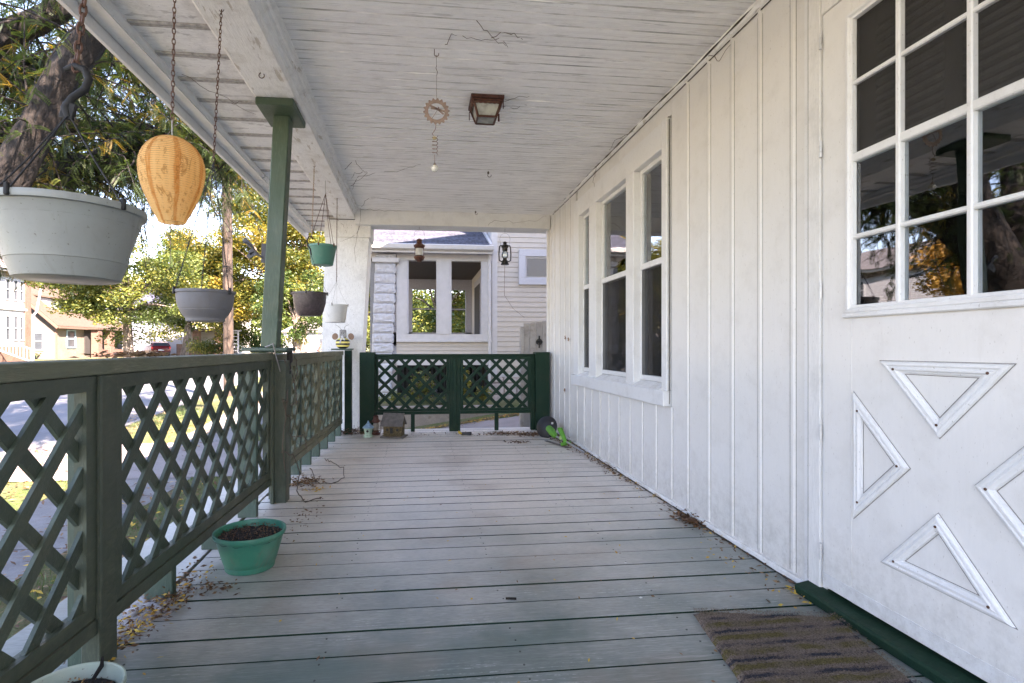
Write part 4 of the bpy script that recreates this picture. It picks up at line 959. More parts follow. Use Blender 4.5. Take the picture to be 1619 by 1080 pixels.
b2 = thing('birdhouse', 'weathered twig and bark birdhouse with wooden roof on the far deck', 'birdhouse', (-.265, 5.84, 0)); c = Vector((-.265, 5.84, 0))
tw = plain('straw_and_twig', (.115, .085, .040), .9, var=.6, scale=55, bump=1.0); oldw = plain('weathered_grey_wood', (.13, .115, .105), .9, var=.35, scale=24, bump=.6)
R8 = Matrix.Rotation(rad(-14), 3, 'Z')
def q8(x, y, z): return c+R8 @ Vector((x, y, 0))+Vector((0, 0, z))
b = MB(); b.obox(q8(0, 0, .012), (.26, .19, .016), R8, .003); obj('base', b, oldw, b2)
b = MB(); b.obox(q8(0, 0, .08), (.20, .13, .12), R8, .002)
b.add([q8(x, y, z) for x in (-.10, .10) for y, z in ((-.065, .14), (.065, .14), (0, .235))], [(0, 1, 2), (5, 4, 3), (0, 3, 4, 1), (1, 4, 5, 2), (2, 5, 3, 0)]); obj('body', b, tw, b2)
for s in (-1, 1):
    b = MB(); v = []
    for z_ in (0, .008):
        for x, k in ((-.118, 0), (.118, 0), (.118, 1), (-.118, 1)): v.append(q8(x*(1 if k == 0 else .9), s*(.100 if k == 0 else .0), (.128 if k == 0 else .255)+z_))
    b.add(v, [(0, 1, 2, 3), (7, 6, 5, 4), (0, 4, 5, 1), (1, 5, 6, 2), (2, 6, 7, 3), (3, 7, 4, 0)]); obj('roof', b, oldw, b2)
for x in (-.055, .0, .055):
    b = MB()
    if x == 0: b.obox(q8(x-.01, -.067, .078), (.032, .006, .06), R8, .001); obj('door_hole', b, M['dark'], b2)
    else: b.lathe([(0, -.001), (.014, -.001), (.014, .001), (0, .001)], q8(x, -.0665, .088), 14, R=R8 @ Matrix.Rotation(PI/2, 3, 'X')); obj('round_hole', b, M['dark'], b2)
b = MB()
for x in np.arange(-.10, .101, .013): b.bar(q8(x, -.082, .018), q8(x+random.uniform(-.003, .003), -.082, .055+random.uniform(-.004, .006)), .004, .004)
b.bar(q8(-.1, -.082, .05), q8(.1, -.082, .052), .004, .004); obj('twig_fence', b, tw, b2)
b = MB(); b.bar(q8(-.118, -.10, .13), q8(-.11, 0, .26), .012, .012); obj('roof_twig', b, oldw, b2); b = MB(); b.bar(q8(.118, -.10, .13), q8(.11, 0, .262), .012, .012); obj('roof_twig', b, oldw, b2); b = MB(); b.bar(q8(-.118, .10, .13), q8(-.11, 0, .26), .012, .012); obj('roof_twig', b, oldw, b2)
nz_ = thing('hose_nozzle', 'black and yellow hose nozzle lying on the deck in front of the end railing', 'nozzle', (.49, 5.88, 0))
b = MB(); Rn = Matrix.Rotation(PI/2, 3, 'Y'); b.lathe([(0, 0), (.014, 0), (.017, .01), (.015, .05), (.018, .09), (.018, .115), (0, .118)], (.465, 5.88, .019), 14, R=Rn); obj('grip', b, plain('black_rubber', (.03, .03, .032), .6), nz_, smooth=True)
b = MB(); b.lathe([(0, -.012), (.020, -.012), (.028, 0), (.024, .012), (0, .016)], (.452, 5.88, .030), 14, R=Matrix.Rotation(rad(35), 3, 'Y')); obj('head', b, plain('yellow_plastic', (.55, .36, .04), .5), nz_, smooth=True)
tr_ = thing('string_trimmer', 'lime green string trimmer with black disc guard lying against the white wall', 'trimmer', (1.40, 5.5, 0))
gg = plain('lime_green_plastic', (.07, .27, .018), .5, var=.15)
b = MB(); b.lathe([(0, .024), (.05, .022), (.11, .010), (.135, -.006), (.131, -.010), (.105, .004), (.05, .014), (0, .016)], (1.372, 5.66, .112), 32, R=Matrix.Rotation(rad(-62), 3, 'Y') @ Matrix.Rotation(rad(38), 3, 'X'), sx=.9); obj('guard', b, plain('black_guard_plastic', (.010, .010, .012), .45), tr_, smooth=True)
b = MB(); b.box(1.385, 1.405, 5.49, 5.50, .165, .185); obj('sticker', b, plain('white_sticker', (.5, .5, .5), .5), tr_)
b = MB(); b.tube([(1.375, 5.56, .11), (1.385, 5.48, .09), (1.395, 5.40, .065)], [.036, .040, .030], 14); b.tube([(1.395, 5.40, .065), (1.40, 5.36, .055)], [.030, .016], 12); obj('motor_housing', b, gg, tr_, smooth=True)
b = MB(); b.tube([(1.40, 5.38, .058), (1.44, 5.16, .045), (1.49, 4.70, .022)], .010, 10); obj('shaft', b, plain('grey_tube', (.35, .35, .35), .35, .6), tr_, smooth=True)
b = MB(); b.tube([(1.405, 5.22, .155), (1.425, 5.17, .09), (1.435, 5.13, .03)], [.026, .022, .019], 12); b.tube([(1.385, 5.12, .018), (1.485, 5.11, .036)], .017, 10); b.lathe([(.018, 0), (.027, .002), (.027, .008), (.018, .01)], (1.404, 5.222, .15), 14, R=Matrix.Rotation(rad(25), 3, 'X')); obj('handle', b, gg, tr_, smooth=True)
b = MB(); b.lathe([(0, -.03), (.028, -.02), (.032, 0), (.026, .02), (0, .028)], (1.435, 5.25, .065), 12); obj('battery_cover', b, plain('pale_lime_plastic', (.35, .5, .2), .4), tr_, smooth=True)
b = MB(); b.bar((1.31, 5.42, .006), (1.43, 5.02, .006), .035, .006); tag(obj('wood_lath', b, oldw, origin=(1.37, 5.2, .006)), 'pale wooden lath lying on the deck beside the green trimmer', 'lath')

# doormat
mt = NT('brown_coir_mat'); tc = mt.n('ShaderNodeTexCoord'); s_ = mt.n('ShaderNodeSeparateXYZ'); mt.l(tc.outputs['Object'], s_.inputs[0])
nz = mt.noise(mt.pos(), 20, 6, .65); yy_ = mt.math('ADD', s_.outputs[1], mt.math('MULTIPLY', nz, .03))
ph = mt.math('FRACT', mt.math('MULTIPLY', yy_, 12.5))
olive = mt.ramp(ph, [(.0, 0.), (.06, 1.), (.36, 1.), (.42, 0.)]); navy = mt.ramp(ph, [(.55, 0.), (.60, 1.), (.74, 1.), (.80, 0.)])
worn = mt.ramp(mt.noise(mt.pos((1, 1, 1)), 7, 4), [(.48, 1.), (.62, .15)])
cc = mt.mix(mt.math('MULTIPLY', olive, worn), (.20, .155, .125), (.140, .115, .05)); cc = mt.mix(mt.math('MULTIPLY', navy, worn), cc, (.048, .047, .058))
fib = mt.noise(mt.pos(), 190, 3, .7); cc = mt.mix(1.0, cc, mt.ramp(fib, [(.3, .3), (.7, 1.8)]), 'MULTIPLY'); mt.bsdf(cc, .95, mt.bump(fib, 1.0, .008), 0, .1)
RM = Matrix.Rotation(rad(-10), 3, 'Z'); mc = Vector((1.175, 1.42, 0))
mat_ = thing('doormat', 'brown coir doormat with faded olive and navy stripes before the door', 'doormat', tuple(mc))
b = MB(); v = []; f = []; nx, ny = 30, 40
for i in range(nx+1):
    for j in range(ny+1):
        x, y = (i/nx-.5)*.50, (j/ny-.5)*.80; e = .004*noise.noise(Vector((x*30, y*30, 2)))
        p = RM @ Vector((x+(e if i in (0, nx) else 0), y+(e if j in (0, ny) else 0), 0)); v.append((mc.x+p.x, mc.y+p.y, (.018+.005*noise.noise(Vector((x*9, y*9, 0))))-(.017 if i in (0, nx) or j in (0, ny) else 0)))
for i in range(nx):
    for j in range(ny): a = i*(ny+1)+j; f.append((a, a+ny+1, a+ny+2, a+1))
b.add(v, f); mo = obj('mat_body', b, mt.m, mat_, smooth=True)
n = 26000; xy = (RNG.random((n, 2))-.5)*np.array([.505, .805]); ca, sa = math.cos(rad(-10)), math.sin(rad(-10))
pos = np.stack([mc.x+xy[:, 0]*ca-xy[:, 1]*sa, mc.y+xy[:, 0]*sa+xy[:, 1]*ca,   .0195+RNG.random(n)*.005], 1)
dr_ = rdir(n)*np.array([1, 1, .55])+np.array([0, 0, .35]); fo = foliage('coir_fibres', pos, dr_, rdir(n), .010, .0013, RNG.random(n)*.5, mt.m, mat_); stuff(fo)

# wires and cord round the middle railing post
b = MB(); pts = [(-.93, 3.38, .978), (-.90, 3.36, .985), (-.872, 3.33, 1.0), (-.868, 3.36, .95), (-.862, 3.44, .85), (-.858, 3.52, .74), (-.85, 3.62, .69)]; b.tube(pts, .0035, 6)
tag(obj('cable', b, plain('light_grey_cable', (.33, .3, .29), .5), smooth=True), 'light grey cable bent over the railing cap at the foot of the green post', 'cable')
b = MB()
def wob(pts, n=4, amp=.012):
    out = []
    for i in range(len(pts)-1):
        p, q = Vector(pts[i]), Vector(pts[i+1])
        for k in range(n): out.append(p.lerp(q, k/n)+Vector((random.uniform(0, amp*.5), random.uniform(-amp, amp), random.uniform(-amp, amp))))
    out.append(Vector(pts[-1])); return out
for pts in ([(-.83, 3.42, .90), (-.83, 3.60, .82), (-.85, 3.82, .70), (-.85, 3.85, .58), (-.84, 3.62, .60)], [(-.825, 3.46, .62), (-.825, 3.36, .66), (-.82, 3.42, .56), (-.83, 3.58, .52), (-.83, 3.50, .44), (-.84, 3.72, .36), (-.84, 4.02, .34), (-.85, 4.2, .20)],
            [(-.82, 3.47, .72), (-.82, 3.42, .55), (-.82, 3.34, .42), (-.82, 3.36, .30), (-.82, 3.42, .20)], [(-.83, 3.35, .34), (-.80, 3.50, .30), (-.78, 3.62, .16), (-.76, 3.45, .08), (-.70, 3.42, .012), (-.62, 3.50, .01)],
            [(-.79, 4.0, .10), (-.72, 3.9, .012), (-.62, 3.88, .01), (-.55, 4.05, .01), (-.60, 4.35, .01), (-.74, 4.6, .012), (-.80, 4.7, .02)], [(-.83, 3.60, .93), (-.82, 3.70, .90), (-.82, 3.74, .82), (-.83, 3.66, .74)]):
    b.tube(wob(pts), .0036, 6)
stuff_w = tag(obj('tangled_wire', b, plain('brown_bare_wire', (.10, .075, .055), .6), smooth=True), 'tangled brown bare wires drooping round the middle railing post', 'wire')
b = MB(); b.obox((-.835, 3.60, .915), (.03, .045, .085), None, .008); b.tube([(-.835, 3.60, .875), (-.832, 3.605, .84), (-.835, 3.60, .80)], .005, 6); tag(obj('plug_adapter', b, plain('black_rubber_plug', (.018, .012, .012), .6)), 'black cable plug hanging on the railing cap beside the green post', 'plug')

# dead vine tendrils
vine_m = plain('dead_brown_vine', (.11, .075, .055), .9, var=.4)
def vine(label, lines, r=.0022):
    b = MB(); r = r*.62
    for L in lines: b.tube(wob(L, 4, .012), [r*(1-.6*i/(len(L)*4)) for i in range((len(L)-1)*4+1)], 5)
    return tag(obj('dead_vine', b, vine_m), label, 'dead vine', 'dead vine tendrils clinging to the ceiling')
def cv(pts, dz=.006): return [(x, y, cz(y)-dz) for x, y in pts]
vine('forked dead vine twig on the ceiling above the wind spinner', [cv([(.126, 2.826), (.159, 2.708), (.266, 2.712), (.364, 2.718), (.454, 2.766)]), cv([(.275, 2.579), (.36, 2.685), (.466, 2.776)]), cv([(.36, 2.685), (.46, 2.66), (.53, 2.70)])], .003)
vine('long dead vine spreading on the ceiling from the far beam corner', [cv([(-.655, 5.3), (-.55, 5.0), (-.41, 4.91), (-.12, 4.74), (.016, 4.61)]), cv([(-.65, 4.80), (-.537, 4.566), (-.5, 4.8), (-.46, 4.88), (-.6, 5.15), (-.654, 5.4)]), cv([(-.5, 4.85), (-.58, 4.9), (-.62, 5.05)])], .0032)
vine('short curved dead vine on the ceiling nearest the cross beam', [cv([(-.65, 6.1), (-.55, 5.72), (-.41, 5.68), (-.147, 5.745)]), cv([(-.65, 6.13), (-.45, 6.15), (-.2, 6.16)])], .0028)
vine('dead vine stub and cobweb beside the square ceiling lamp', [cv([(.53, 3.40), (.6, 3.33), (.69, 3.30)]), cv([(.53, 3.46), (.62, 3.48), (.70, 3.42)])], .0025)
vine('brown tendrils on the wall moulding above the triple window', [[(1.53, 3.7, 2.53), (1.48, 3.9, 2.545), (1.50, 4.1, 2.54)], [(1.53, 4.5, 2.53), (1.535, 4.6, 2.44), (1.532, 4.55, 2.38)], [(1.53, 2.7, 2.53), (1.54, 2.6, 2.46), (1.54, 2.5, 2.48)]], .0028)
vine('hanging dead vine on the head of the white column', [[(-.66, 6.28, 2.45), (-.70, 6.28, 2.30), (-.80, 6.275, 2.22), (-.90, 6.275, 2.19)], [(-.68, 6.28, 2.40), (-.74, 6.275, 2.1), (-.72, 6.28, 1.95)], [(-.95, 6.28, 2.47), (-.87, 6.28, 2.38), (-.82, 6.275, 2.28)], [(-.66, 6.1, 2.56), (-.65, 6.12, 2.42), (-.67, 6.15, 2.36)]], .003)
vine('dead vine arching across the far cross beam above the hurricane lantern', [[(.80, 6.19, 2.40), (.90, 6.188, 2.46), (1.1, 6.188, 2.44), (1.35, 6.188, 2.46), (1.5, 6.188, 2.52)]], .0025)
vine('thin dead vine on the soffit boards left of the green post', [[(-1.3, 3.1, 2.49), (-1.2, 3.35, 2.485), (-1.05, 3.6, 2.485)], [(-1.15, 3.45, 2.485), (-1.08, 3.42, 2.48)]], .0025)

# leaf litter (nobody could count it) and leaf piles
def litter(name, pts, size, tints, lift=.004, tilt=.35, parent=None):
    n = len(pts); up = np.tile([0, 0, 1.], (n, 1))+rdir(n)*tilt; d = rdir(n)*np.array([1, 1, .15])
    return stuff(foliage(name, pts+np.array([0, 0, lift]), d, up, size*(.6+.8*RNG.random(n)), size*.42*(.7+.6*RNG.random(n)), tints, M['leaf_dead'], parent))
n = 190; X_ = RNG.uniform(-.95, 1.5, n); Y_ = RNG.uniform(1.2, 6.1, n); litter('scattered_leaves', np.stack([X_, Y_, np.zeros(n)], 1), .019, RNG.choice([.3, .6, .95, 1.0, .85], n))
n = 260; Y_ = RNG.uniform(1.95, 6.1, n); litter('wall_foot_leaves', np.stack([1.54-np.abs(RNG.normal(0, .035, n)), Y_, RNG.random(n)*.01], 1), .024, RNG.choice([.1, .3, .5, .7, .95], n), tilt=.8)
def pile(c, sx, sy, n, size=.03, h=.02, tc=(.0, .1, .2, .35, .5, .6)):
    P3 = np.stack([RNG.normal(c[0], sx, n), RNG.normal(c[1], sy, n), np.abs(RNG.normal(0, h, n))], 1); litter('leaf_pile', P3, size, RNG.choice(tc, n)+RNG.normal(0, .05, n), tilt=1.2)
pile((-.955, 2.17), .05, .13, 420, .022, .018, (.05, .2, .4, .6, .95)); pile((-.985, 1.95), .035, .12, 260, .022, .012, (.3, .6, .95, 1.)); pile((-.80, 2.25), .05, .03, 60, .02, .006)
pile((-.80, 3.95), .06, .07, 220, .028, .012, (.2, .4, .55, .7)); pile((-.72, 3.75), .05, .03, 40, .025, .004, (.5, .95, 1.)); pile((-.66, 3.2), .05, .18, 60, .02, .004, (.1, .3, .5))
pile((.95, 5.90), .10, .04, 190, .03, .012); pile((1.0, 5.35), .06, .03, 60, .028, .008); pile((1.25, 5.80), .10, .06, 240, .032, .014); pile((1.47, 5.35), .045, .3, 300, .03, .014); pile((1.5, 2.85), .03, .07, 200, .03, .015, (.1, .2, .35, .5)); pile((1.46, 2.3), .06, .15, 60, .02, .004, (.2, .5, .95)); pile((1.5, 4.2), .03, .3, 160, .026, .01)
pile((-.75, 6.12), .12, .08, 380, .03, .03, (.0, .0, .05, .1, .2)); pile((-.62, 6.1), .08, .05, 60, .03, .02, (.3, .5)); pile((.85, 5.9), .25, .05, 60, .025, .004); pile((1.15, 1.5), .17, .25, 24, .022, .002, (.5, .95, 1.)); pile((.3, 6.0), .4, .08, 60, .02, .003); pile((1.5, 1.95), .03, .05, 22, .024, .004, (.5, .95, 1.))
nn = 300; P3 = np.stack([rx(2.0)-.05+RNG.normal(0, .025, nn), RNG.normal(2.02, .10, nn), .942+np.abs(RNG.normal(0, .008, nn))], 1); litter('rail_debris', P3, .022, RNG.choice([.2, .5, .6, .7], nn), tilt=1.2)
# white fluff pulled from the gap
b = MB(); v = []; f = []; nx, ny = 20, 26
for i in range(nx+1):
    for j in range(ny+1):
        u, w_ = i/nx, j/ny; e = math.sin(u*PI)*math.sin(w_*PI)
        v.append((-1.10+u*.20+.02*math.sin(w_*5), 1.95+w_*.33, -.012+e*(.028+.03*noise.noise(Vector((u*6, w_*8, 3))))))
for i in range(nx):
    for j in range(ny): a = i*(ny+1)+j; f.append((a, a+ny+1, a+ny+2, a+1))
b.add(v, f); tag(stuff(obj('fibre_debris', b, plain('dirty_grey_lint', (.30, .28, .27), .95, var=.6, scale=50, bump=1.0), smooth=True)), 'grey lint and debris gathered at the railing foot', 'debris')
def dry_leaf(p, s, label, rot):
    b = MB(); R = Matrix.Rotation(rot, 3, 'X'); out = []; n_ = 14
    for k in range(n_):
        t = 2*PI*k/n_; r_ = s*(.55+.45*abs(math.cos(t*2.5)))*(.8+.2*math.sin(t)); out.append(Vector(p)+R @ Vector((-.012*abs(math.sin(t*2))-.004, math.cos(t)*r_, math.sin(t)*r_)))
    out.append(Vector(p)+Vector((-.003, 0, 0))); b.add(out, [(k, (k+1) % n_, n_) for k in range(n_)]); b.tube([p, Vector(p)+Vector((-.006, s*.6, -s*1.1))], .0012, 4)
    tag(obj('dry_leaf', b, plain('crisp_brown_leaf', (.28, .14, .07), .8, var=.4)), label, 'leaf', 'dry leaves stuck on the white wall')
dry_leaf((1.545, 5.50, 1.07), .028, 'left curled dry leaf stuck beside the window casing', .4); dry_leaf((1.545, 5.38, 1.055), .025, 'right curled dry leaf stuck beside the window casing', 1.4); dry_leaf((1.545, 5.53, .52), .03, 'lowest brown curled leaf stuck on the white wall', 2.2)
b = MB(); b.tube([(.335, 2.045, .005), (.375, 2.035, .006)], .004, 6, rough=.4); tag(obj('twig', b, M['bark']), 'short brown twig lying on the open deck boards', 'twig')
for (x, y, lb) in ((.93, 2.33, 'tiny white paper scrap on the deck left of the wall'), (.86, 2.0, 'tiny white paper scrap on the deck nearer the doormat')):
    b = MB(); b.obox((x, y, .002), (.011, .009, .001), Matrix.Rotation(.5, 3, 'Z')); tag(obj('paper_scrap', b, M['trim_white'], origin=(x, y, 0)), lb, 'scrap', 'paper scraps on the deck')

# ================================================================== OUTSIDE: ground, road, walks
def bend(y): return .14*max(0., y-8)
def sst(a, b_, x): t = min(1, max(0, (x-a)/(b_-a))); return t*t*(3-2*t)
def gz(u, y):
    if u > -5.35: z = -.60
    elif u > -12.4: z = -.745+.0*(u)
    else: z = -.60+.55*sst(-12.5, -20, u) if u < -12.5 else -.60
    if u > -1.2 and u > -5: z += .15*min(max(0, u+1+(0)), 9)*sst(6.35, 7.3, y)*(1-sst(30, 60, y)*.6)
    return z
def strip(name, u0, u1, nu, mat, dz=0, ya=-40, yb=260, bumpy=0.0, step=1.0):
    b = MB(); ys = []; y = ya
    while y < yb: ys.append(y); y += step if y < 40 else 8
    v = []; f = []
    for y in ys:
        for i in range(nu+1):
            u = u0+(u1-u0)*i/nu; z = gz(u-1e-4 if i == nu and u1 < 0 else u+1e-4 if i == 0 else u, y)+dz
            if bumpy: z += bumpy*noise.noise(Vector((u*.7, y*.7, 0)))
            v.append((u-bend(y), y, z))
    for j in range(len(ys)-1):
        for i in range(nu): a = j*(nu+1)+i; f.append((a, a+1, a+nu+2, a+nu+1))
    b.add(v, f); return structure(obj(name, b, mat, smooth=True, fix=False))
def lawn_mat():
    t = NT('autumn_lawn'); v = t.pos(); a = t.noise(v, 1.3, 6, .65); f_ = t.noise(v, 60, 5, .7); vo = t.noise(v, 26, 3, .6)
    c = t.mix(t.ramp(a, [(.38, 0.), (.62, 1.)]), (.085, .125, .035), (.18, .16, .085)); c = t.mix(1., c, t.ramp(f_, [(.3, .5), (.7, 1.5)]), 'MULTIPLY')
    c = t.mix(t.ramp(vo, [(.56, 0.), (.63, .8)]), c, (.25, .17, .09)); t.bsdf(c, .95, t.bump(f_, 1., .03), 0, .2); return t.m
def conc(name, c0, sc_=3, seam=None):
    t = NT(name); v = t.pos(); a = t.noise(v, sc_, 7, .65); f_ = t.noise(v, 90, 3, .6)
    c = t.mix(t.ramp(a, [(.35, 0.), (.7, 1.)]), tuple(q*.82 for q in c0), tuple(q*1.12 for q in c0)); c = t.mix(1., c, t.ramp(f_, [(.3, .85), (.7, 1.12)]), 'MULTIPLY')
    c = t.mix(t.ramp(t.noise(v, 9, 4, .6), [(.62, 0.), (.70, .6)]), c, (.16, .12, .08)); t.bsdf(c, .85, t.bump(f_, .4, .004)); return t.m
LM = lawn_mat(); CW = conc('sidewalk_concrete', (.215, .205, .20)); RD = conc('worn_asphalt_road', (.155, .157, .168), 1.2); DW = conc('pink_grey_driveway_concrete', (.25, .22, .21))
# big ground sheet to the horizon
b = MB(); b.add([(-900, -300, -.95), (700, -300, -.95), (700, 1200, -.95), (-900, 1200, -.95)], [(0, 1, 2, 3)]); structure(obj('ground', b, LM))
strip('lawn', -2.7, 60, 70, LM, 0, bumpy=.012); strip('sidewalk', -3.82, -2.7, 1, CW, .006); strip('verge', -5.3, -3.82, 3, LM, .0, bumpy=.01)
strip('road', -12.4, -5.42, 4, RD, 0); strip('far_lawn', -140, -12.5, 70, LM, 0, bumpy=.02)
for (ua, ub) in ((-5.42, -5.30), (-12.5, -12.4)):
    b = MB(); ys = list(np.arange(-40, 80, 2.))+list(np.arange(80, 260, 20.)); 
    for y, y2 in zip(ys[:-1], ys[1:]):
        v = [(u-bend(q), q, z) for q in (y, y2) for (u, z) in ((ua, -.9), (ub, -.9), (ub, -.585), (ua, -.585))]; b.add(v, [(0, 4, 5, 1), (1, 5, 6, 2), (2, 6, 7, 3), (3, 7, 4, 0)])
    structure(obj('kerb', b, CW))
b = MB(); v = []; f = []
xs = np.arange(-5.3, 12.1, .4); yq = np.linspace(6.75, 9.2, 8)
for y in yq:
    for x in xs: v.append((x, y, max(gz(x, y), -.6)+.014))
for j in range(len(yq)-1):
    for i in range(len(xs)-1): a = j*len(xs)+i; f.append((a, a+1, a+len(xs)+1, a+len(xs)))
b.add(v, f); structure(obj('driveway', b, DW, smooth=True, fix=False))
# walk joints
b = MB()
for y in np.arange(-3, 30, 1.5): b.box(-3.8-bend(y), -2.72-bend(y), y, y+.012, -.6, -.5925)
structure(obj('sidewalk_joints', b, M['dark']))
# grass blades and leaves near the porch
n = 60000; U = RNG.uniform(-6.2, -1.45, n); Y_ = RNG.uniform(.5, 15, n); keep = ~((U > -3.84) & (U < -2.68)) & ~((U < -5.28)) & ~((Y_ > 6.7) & (Y_ < 9.25)); U = U[keep]; Y_ = Y_[keep]; n = len(U)
den = np.array([noise.noise(Vector((u*.8, y*.8, 5))) for u, y in zip(U[::1], Y_[::1])]); kk = den > -.12; U, Y_ = U[kk], Y_[kk]; n = len(U)
pos = np.stack([U-.14*np.maximum(0, Y_-8), Y_, np.full(n, -.575)], 1); dr_ = rdir(n)*.55+np.array([0, 0, 1.]); tg = tag(foliage('grass', pos, dr_, rdir(n), .055*(.6+.8*RNG.random(n)), .006, RNG.beta(2, 3, n)*.9, leaf_mat('grass_blades', [(0, (.05, .09, .018)), (.5, (.11, .17, .045)), (1, (.22, .21, .10))], .3)), 'short patchy grass of the front lawn', 'grass'); stuff(tg)
n = 15000; U = RNG.uniform(-6.5, -1.5, n); Y_ = RNG.uniform(.5, 18, n); den = np.array([noise.noise(Vector((u*.6, y*.6, 9))) for u, y in zip(U, Y_)]); kk = den+RNG.normal(0, .15, n) > .05; U, Y_ = U[kk], Y_[kk]
litter('lawn_leaves', np.stack([U-.14*np.maximum(0, Y_-8), Y_, np.where(U < -5.4, -.735, -.575)], 1), .06, RNG.choice([.2, .4, .6, .75, .95], len(U)))
n = 1500; litter('driveway_leaves', np.stack([RNG.uniform(-1.2, 2.2, n), 9.15-np.abs(RNG.normal(0, .16, n)), np.zeros(n)], 1)+np.array([[0, 0, 1]])*0, .05, RNG.choice([.2, .5, .7, .95], n))
o_ = bpy.data.objects['driveway_leaves']
co = np.empty(len(o_.data.vertices)*3, np.float32); o_.data.vertices.foreach_get('co', co); co = co.reshape(-1, 3); co[:, 2] += -.575+.15*np.maximum(0, co[:, 0]+1); o_.data.vertices.foreach_set('co', co.reshape(-1))

# ------------------------------------------------------------------ neighbour's cream house
cream = plain('cream_vinyl_siding', (.44, .395, .34), .55, var=.06, scale=8); nwhite = plain('neighbour_white_trim', (.46, .445, .435), .5, var=.08, scale=10); lav = plain('lavender_white_window_trim', (.44, .435, .455), .5, var=.06)
nh = thing('neighbour_house', 'cream clapboard house with screened side porch beyond the far end railing', 'house', (1.5, 11, .4))
def nb(name, *a, mat=nwhite, b_=.0, par=nh): b = MB(); b.box(*a, b_); return obj(name, b, mat, par)
lapm = MB(); lapm.prism([(0, 0), (-.022, .004), (-.012, .098), (0, .1)], 0, -.5, .5); lap1 = lapm.mesh('siding_board', cream)
def laps(x0, x1, y, z0, z1, pitch=.1):
    z = z0
    while z < z1-.02:
        o = inst('siding_board', lap1, nh, ((x0+x1)/2, y, z)); o.scale = (x1-x0, 1, pitch/.1); z += pitch
laps(1.62, 4.6, 11.0, .46, 4.3, .1035); laps(-.45, 1.47, 11.0, .74, 1.05, .078)
nb('wall', 1.6, 9, 11.0, 11.15, .42, 6.2, mat=cream); nb('wall', 4.6, 9, 10.99, 11.0, .42, 4.3, mat=cream); nb('wall', -.45, 1.5, 11.0, 11.12, .74, 1.07, mat=cream)
nb('corner_board', 1.50, 1.62, 10.965, 11.1, .40, 5.5, b_=.004); nb('corner_return', 1.48, 1.5, 10.99, 11.4, .4, 4)
nb('skirt_board', -.45, 1.5, 10.98, 11.1, .60, .738)
# porch window wall
nb('porch_sill', -.45, 1.5, 10.93, 11.15, 1.07, 1.115, b_=.004); nb('porch_rail', -.45, 1.5, 10.965, 11.1, 1.116, 1.235)
nb('porch_frame', -.45, -.235, 10.965, 11.1, 1.236, 2.74); nb('porch_frame', .36, .67, 10.975, 11.1, 1.236, 2.74); nb('porch_frame', .405, .625, 10.955, 10.974, 1.236, 2.78); nb('porch_frame', 1.31, 1.48, 10.965, 11.1, 1.236, 2.74)
nb('porch_header', -.45, 1.5, 10.96, 11.12, 2.741, 2.90); nb('frame_edge', -.235, -.205, 10.99, 11.05, 1.236, 2.74, mat=lav); nb('frame_edge', 1.285, 1.31, 10.99, 11.05, 1.236, 2.74, mat=lav)
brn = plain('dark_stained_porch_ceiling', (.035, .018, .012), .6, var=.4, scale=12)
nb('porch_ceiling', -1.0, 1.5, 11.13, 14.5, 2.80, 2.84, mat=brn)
# far porch wall with windows
fw_ = plain('grey_frame_paint', (.34, .33, .36), .6)  # one even grey for far wall, frames and porch floor
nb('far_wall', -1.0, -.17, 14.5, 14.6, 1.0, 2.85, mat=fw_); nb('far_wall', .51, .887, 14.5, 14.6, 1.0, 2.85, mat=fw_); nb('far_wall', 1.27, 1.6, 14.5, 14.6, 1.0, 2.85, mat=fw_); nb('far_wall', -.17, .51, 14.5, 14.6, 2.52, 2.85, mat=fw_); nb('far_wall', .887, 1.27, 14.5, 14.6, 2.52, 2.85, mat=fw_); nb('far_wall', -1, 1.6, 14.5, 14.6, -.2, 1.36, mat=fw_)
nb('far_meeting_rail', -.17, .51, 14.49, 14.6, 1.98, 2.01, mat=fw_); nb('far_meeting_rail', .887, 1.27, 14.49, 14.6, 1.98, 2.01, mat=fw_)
nb('inner_wall', 1.44, 1.5, 11.15, 14.5, .9, 2.86, mat=cream); nb('inner_door_frame', 1.41, 1.44, 12.2, 13.6, .9, 2.6, mat=fw_); nb('inner_doorway', 1.40, 1.41, 12.35, 13.45, .9, 2.45, mat=M['dark'])
b = MB()
for z in np.arange(1.0, 2.85, .11): b.box(1.432, 1.44, 11.15, 12.2, z, z+.012)
obj('siding_lap_strips', b, plain('siding_edge', (.25, .23, .2), .6), nh)  # thin darker strips along the laps of the inner wall
nb('porch_floor', -1, 1.5, 11.1, 14.6, .68, .74, mat=fw_)
# gutter, fascia, roof, downpipe
b = MB(); b.prism([(10.52, 2.905), (10.50, 2.98), (10.515, 2.995), (10.53, 2.985), (10.62, 2.985), (10.63, 2.89), (10.56, 2.885)], 0, -1.35, 1.48); obj('gutter', b, nwhite, nh)
nb('fascia', -1.35, 1.48, 10.63, 10.66, 2.84, 2.98); nb('eave_soffit', -1.35, 1.5, 10.66, 10.96, 2.865, 2.885, mat=fw_)
nb('downpipe', 1.415, 1.475, 10.86, 10.91, .0, 2.96, b_=.008); nb('downpipe_strap', 1.405, 1.485, 10.85, 10.92, 2.33, 2.36)
shg = NT('blue_grey_shingles'); vv_ = shg.pos((9, 3, 3)); oi = shg.n('ShaderNodeObjectInfo'); n1 = shg.noise(vv_, 2.2, 2, .5); cS = shg.mix(1., (.050, .054, .075), shg.ramp(n1, [(.3, .55), (.7, 1.5)]), 'MULTIPLY'); cS = shg.mix(1., cS, shg.ramp(oi.outputs['Random'], [(0, .8), (1, 1.2)]), 'MULTIPLY'); shg.bsdf(cS, .95, shg.bump(shg.noise(shg.pos(), 120, 2), .6, .004))
sl = .42; a_ = math.atan(sl)
